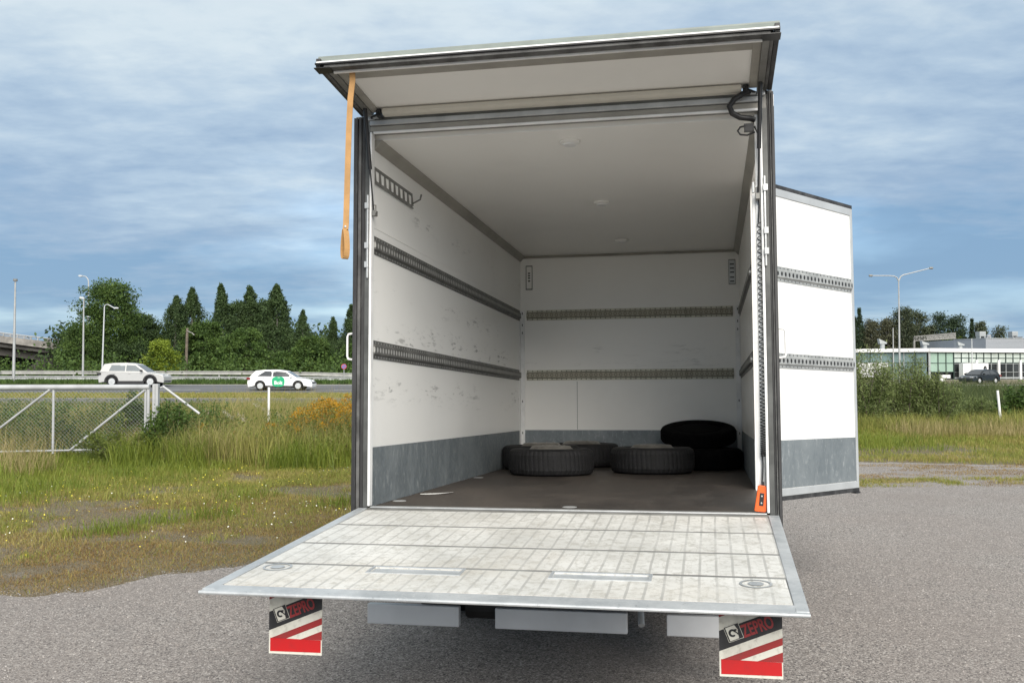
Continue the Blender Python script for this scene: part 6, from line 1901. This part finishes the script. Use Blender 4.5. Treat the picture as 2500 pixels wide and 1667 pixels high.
# shrubs: each its own thing with stems and foliage
def shrub(name, label, u0, u1, vtop, D, leaf, m, n, seed, stems=9, cat='bush', aspect=0.3, hole=0.0, depth=None, group=None):
    rng = np.random.default_rng(seed)
    xa, xb = xd(u0, D), xd(u1, D); xc = (xa + xb) / 2; w = xb - xa; z0 = gz(xc, D); h = zd(vtop, D) - z0
    t = empty(name, label, cat, loc=(xc, D, z0), group=group)
    dp = depth or w * 0.6
    mb = MB(); tips = []
    for k in range(stems):
        bx, by = rng.normal(0, w * 0.10), rng.normal(0, dp * 0.10)
        tx = rng.uniform(-0.5, 0.5) * w; ty = rng.uniform(-0.5, 0.5) * dp
        th_ = h * (1 - 0.45 * (abs(tx) / (w * 0.5)) ** 2) * rng.uniform(0.72, 1.0)
        p = [Vector((bx, by, -0.05)), Vector((bx * 0.6 + tx * 0.45, by * 0.6 + ty * 0.45, th_ * 0.45)), Vector((tx, ty, th_))]
        mb.tube(p, [0.014, 0.010, 0.003], 5, False); tips.append(p)
    mb.build('stem', m_bark, t)
    per = n // stems
    P = []
    for p in tips:
        s_ = rng.uniform(0.12, 1.0, per) ** 0.8
        b = np.array([p[0].lerp(p[1], min(1, 2 * q)) if q < 0.5 else p[1].lerp(p[2], 2 * q - 1) for q in s_])
        P.append(b + rng.normal(size=(per, 3)) * np.array([w * 0.065 + 0.03, dp * 0.08, h * 0.055]) * (1.25 - 0.7 * s_)[:, None])
    P = np.concatenate(P); P = P[P[:, 2] > 0.02]
    V, F = leaf_quads(P, leaf, aspect, 0.2, rng, droop=-0.4)
    obj_from('foliage', np_mesh('foliage', V, [F], m), t)
    return t
shrub('dark_shrub', 'dark leafy shrub growing behind the latch end of the gate', 268, 372, 948, 17.9, 0.06, L_MID, 5000, 91, 12, aspect=0.5)
shrub('dark_shrub', 'dark leafy shrub right of the gate post, under its slanting stay', 362, 462, 958, 16.75, 0.06, L_MID, 5000, 92, 12, aspect=0.5)
shrub('thistle_shrub', 'low leafy shrub at the foot of the gate, right half', 200, 390, 1035, 16.6, 0.055, L_WEED, 3600, 93, 10, aspect=0.4)
GW = 'willow bushes at the edge of the gravel'
shrub('willow_bush', 'tall willow bush with twigs reaching up, next to the open van door', 2040, 2190, 838, 25.0, 0.075, L_WILLOW, 15000, 94, 34, aspect=0.26, group=GW)
shrub('willow_bush', 'willow bush in front of the twin-armed street lamp', 2150, 2295, 858, 25.4, 0.075, L_WILLOW, 15000, 95, 34, aspect=0.26, group=GW)
shrub('willow_bush', 'lower willow bush left of the black car', 2235, 2345, 916, 25.2, 0.07, L_WILLOW, 9000, 96, 24, aspect=0.28, group=GW)
shrub('willow_bush', 'low brownish willow bush behind the leaning white fence post', 2320, 2450, 968, 26.0, 0.065, L_WILLOW, 9000, 97, 26, aspect=0.26, group=GW)
shrub('birch_sapling', 'dark sapling bush at the right edge of the picture', 2432, 2540, 938, 25.6, 0.08, L_MID, 8000, 98, 22, aspect=0.5, group=None)
grass_patch('tall_grass', 40000, 5.5, 17, 23.2, 27.5, lambda x, y: np.clip((y - 23.2 - 0.8 * fbm(x, x * 0, 99)) / 0.8, 0, 1), lambda x, y: 0.36 + 0.40 * fbm(x * 0.7, y * 0.7, 100), 0.0055, (0.1, 0.6), L_TALL)
grass_patch('straw_grass', 9000, 9.0, 17, 22.5, 26, None, lambda x, y: 0.30 + 0.3 * fbm(x, y, 101), 0.005, (0.1, 0.6), L_STRAW)
grass_patch('meadow_grass', 60000, 6, 28, 27, 50, None, lambda x, y: 0.75 + 0.45 * fbm(x * 0.4, y * 0.4, 102), 0.008, (0.1, 0.5), L_MEADOW)
d_r = lambda x, y: np.clip((off_gravel(x, y) + 0.1) / 0.8, 0, 1) * np.clip((0.70 - fbm(x * 0.6, y * 0.6, 103)) / 0.14, 0.05, 1)
grass_patch('lawn', 110000, 4, 15, 15.5, 24.5, d_r, lambda x, y: 0.05 + 0.07 * fbm(x, y, 104) + 0.14 * np.clip((y - 20.5) / 3, 0, 1), 0.0048, (0.2, 0.9), L_GRASS)
grass_patch('lush_grass', 26000, 5, 10.5, 19, 25, lambda x, y: np.clip((y - 19) / 3, 0, 1) * np.clip((9.5 - x) / 2, 0.1, 1), lambda x, y: 0.14 + 0.2 * fbm(x, y, 105), 0.0050, (0.2, 0.8), L_LUSH)
# thin grass strip growing through the gravel on the right
grass_patch('gravel_grass', 60000, 4.6, 9.5, 13.2, 16.6, lambda x, y: np.clip((0.55 - np.abs(y - (14.1 + 0.16 * (x - 5))) ) / 0.3, 0, 1) * np.clip((fbm(x * 1.2, y * 2, 106) - 0.28) / 0.15, 0, 1), lambda x, y: 0.03 + 0.05 * fbm(x * 2, y * 2, 107), 0.0045, (0.3, 1.0), L_GRASS)
grass_patch('moss_grass', 60000, 4.6, 13, 13.6, 18, lambda x, y: np.clip((fbm(x * 0.9, y * 1.8, 108) - 0.46) / 0.1, 0, 1), lambda x, y: 0.02 + 0.03 * fbm(x * 2, y * 2, 109), 0.0042, (0.3, 1.1), L_MOSS)

# loose stones lying on the gravel
def stones(name, n, ymax, m):
    x, y = scatter(n, -5, 5, 3.2, ymax, None); k0 = y < gravel_edge(x) + 0.15; x, y = x[k0], y[k0]
    n = len(x); r = 0.0025 + 0.0055 * RNG.uniform(0, 1, n) ** 3
    base = np.array([[1, 0, 0], [0, 1, 0], [-1, 0, 0], [0, -1, 0], [0, 0, 0.8]])
    a_ = RNG.uniform(0, 6.28, n); c, s_ = np.cos(a_), np.sin(a_)
    B = base[None] * (1 + 0.35 * RNG.normal(size=(n, 5, 1)))
    V = np.stack([B[:, :, 0] * c[:, None] - B[:, :, 1] * s_[:, None], B[:, :, 0] * s_[:, None] + B[:, :, 1] * c[:, None], np.abs(B[:, :, 2])], 2) * r[:, None, None]
    V += np.stack([x, y, np.full(n, 0.0055)], 1)[:, None]
    b = np.arange(n)[:, None] * 5
    me = np_mesh(name, V.reshape(-1, 3), [b + np.array([[i, (i + 1) % 4, 4]]) for i in range(4)], m)
    return tag(obj_from(name, me), kind='stuff')
L_STONE = foliage_mat('stone_chips', [(0.07, 0.065, 0.06), (0.20, 0.18, 0.165), (0.32, 0.29, 0.27), (0.50, 0.47, 0.44)], 0.0, 0.5, 0.9)
stones('loose_stones', 90000, 11, L_STONE)
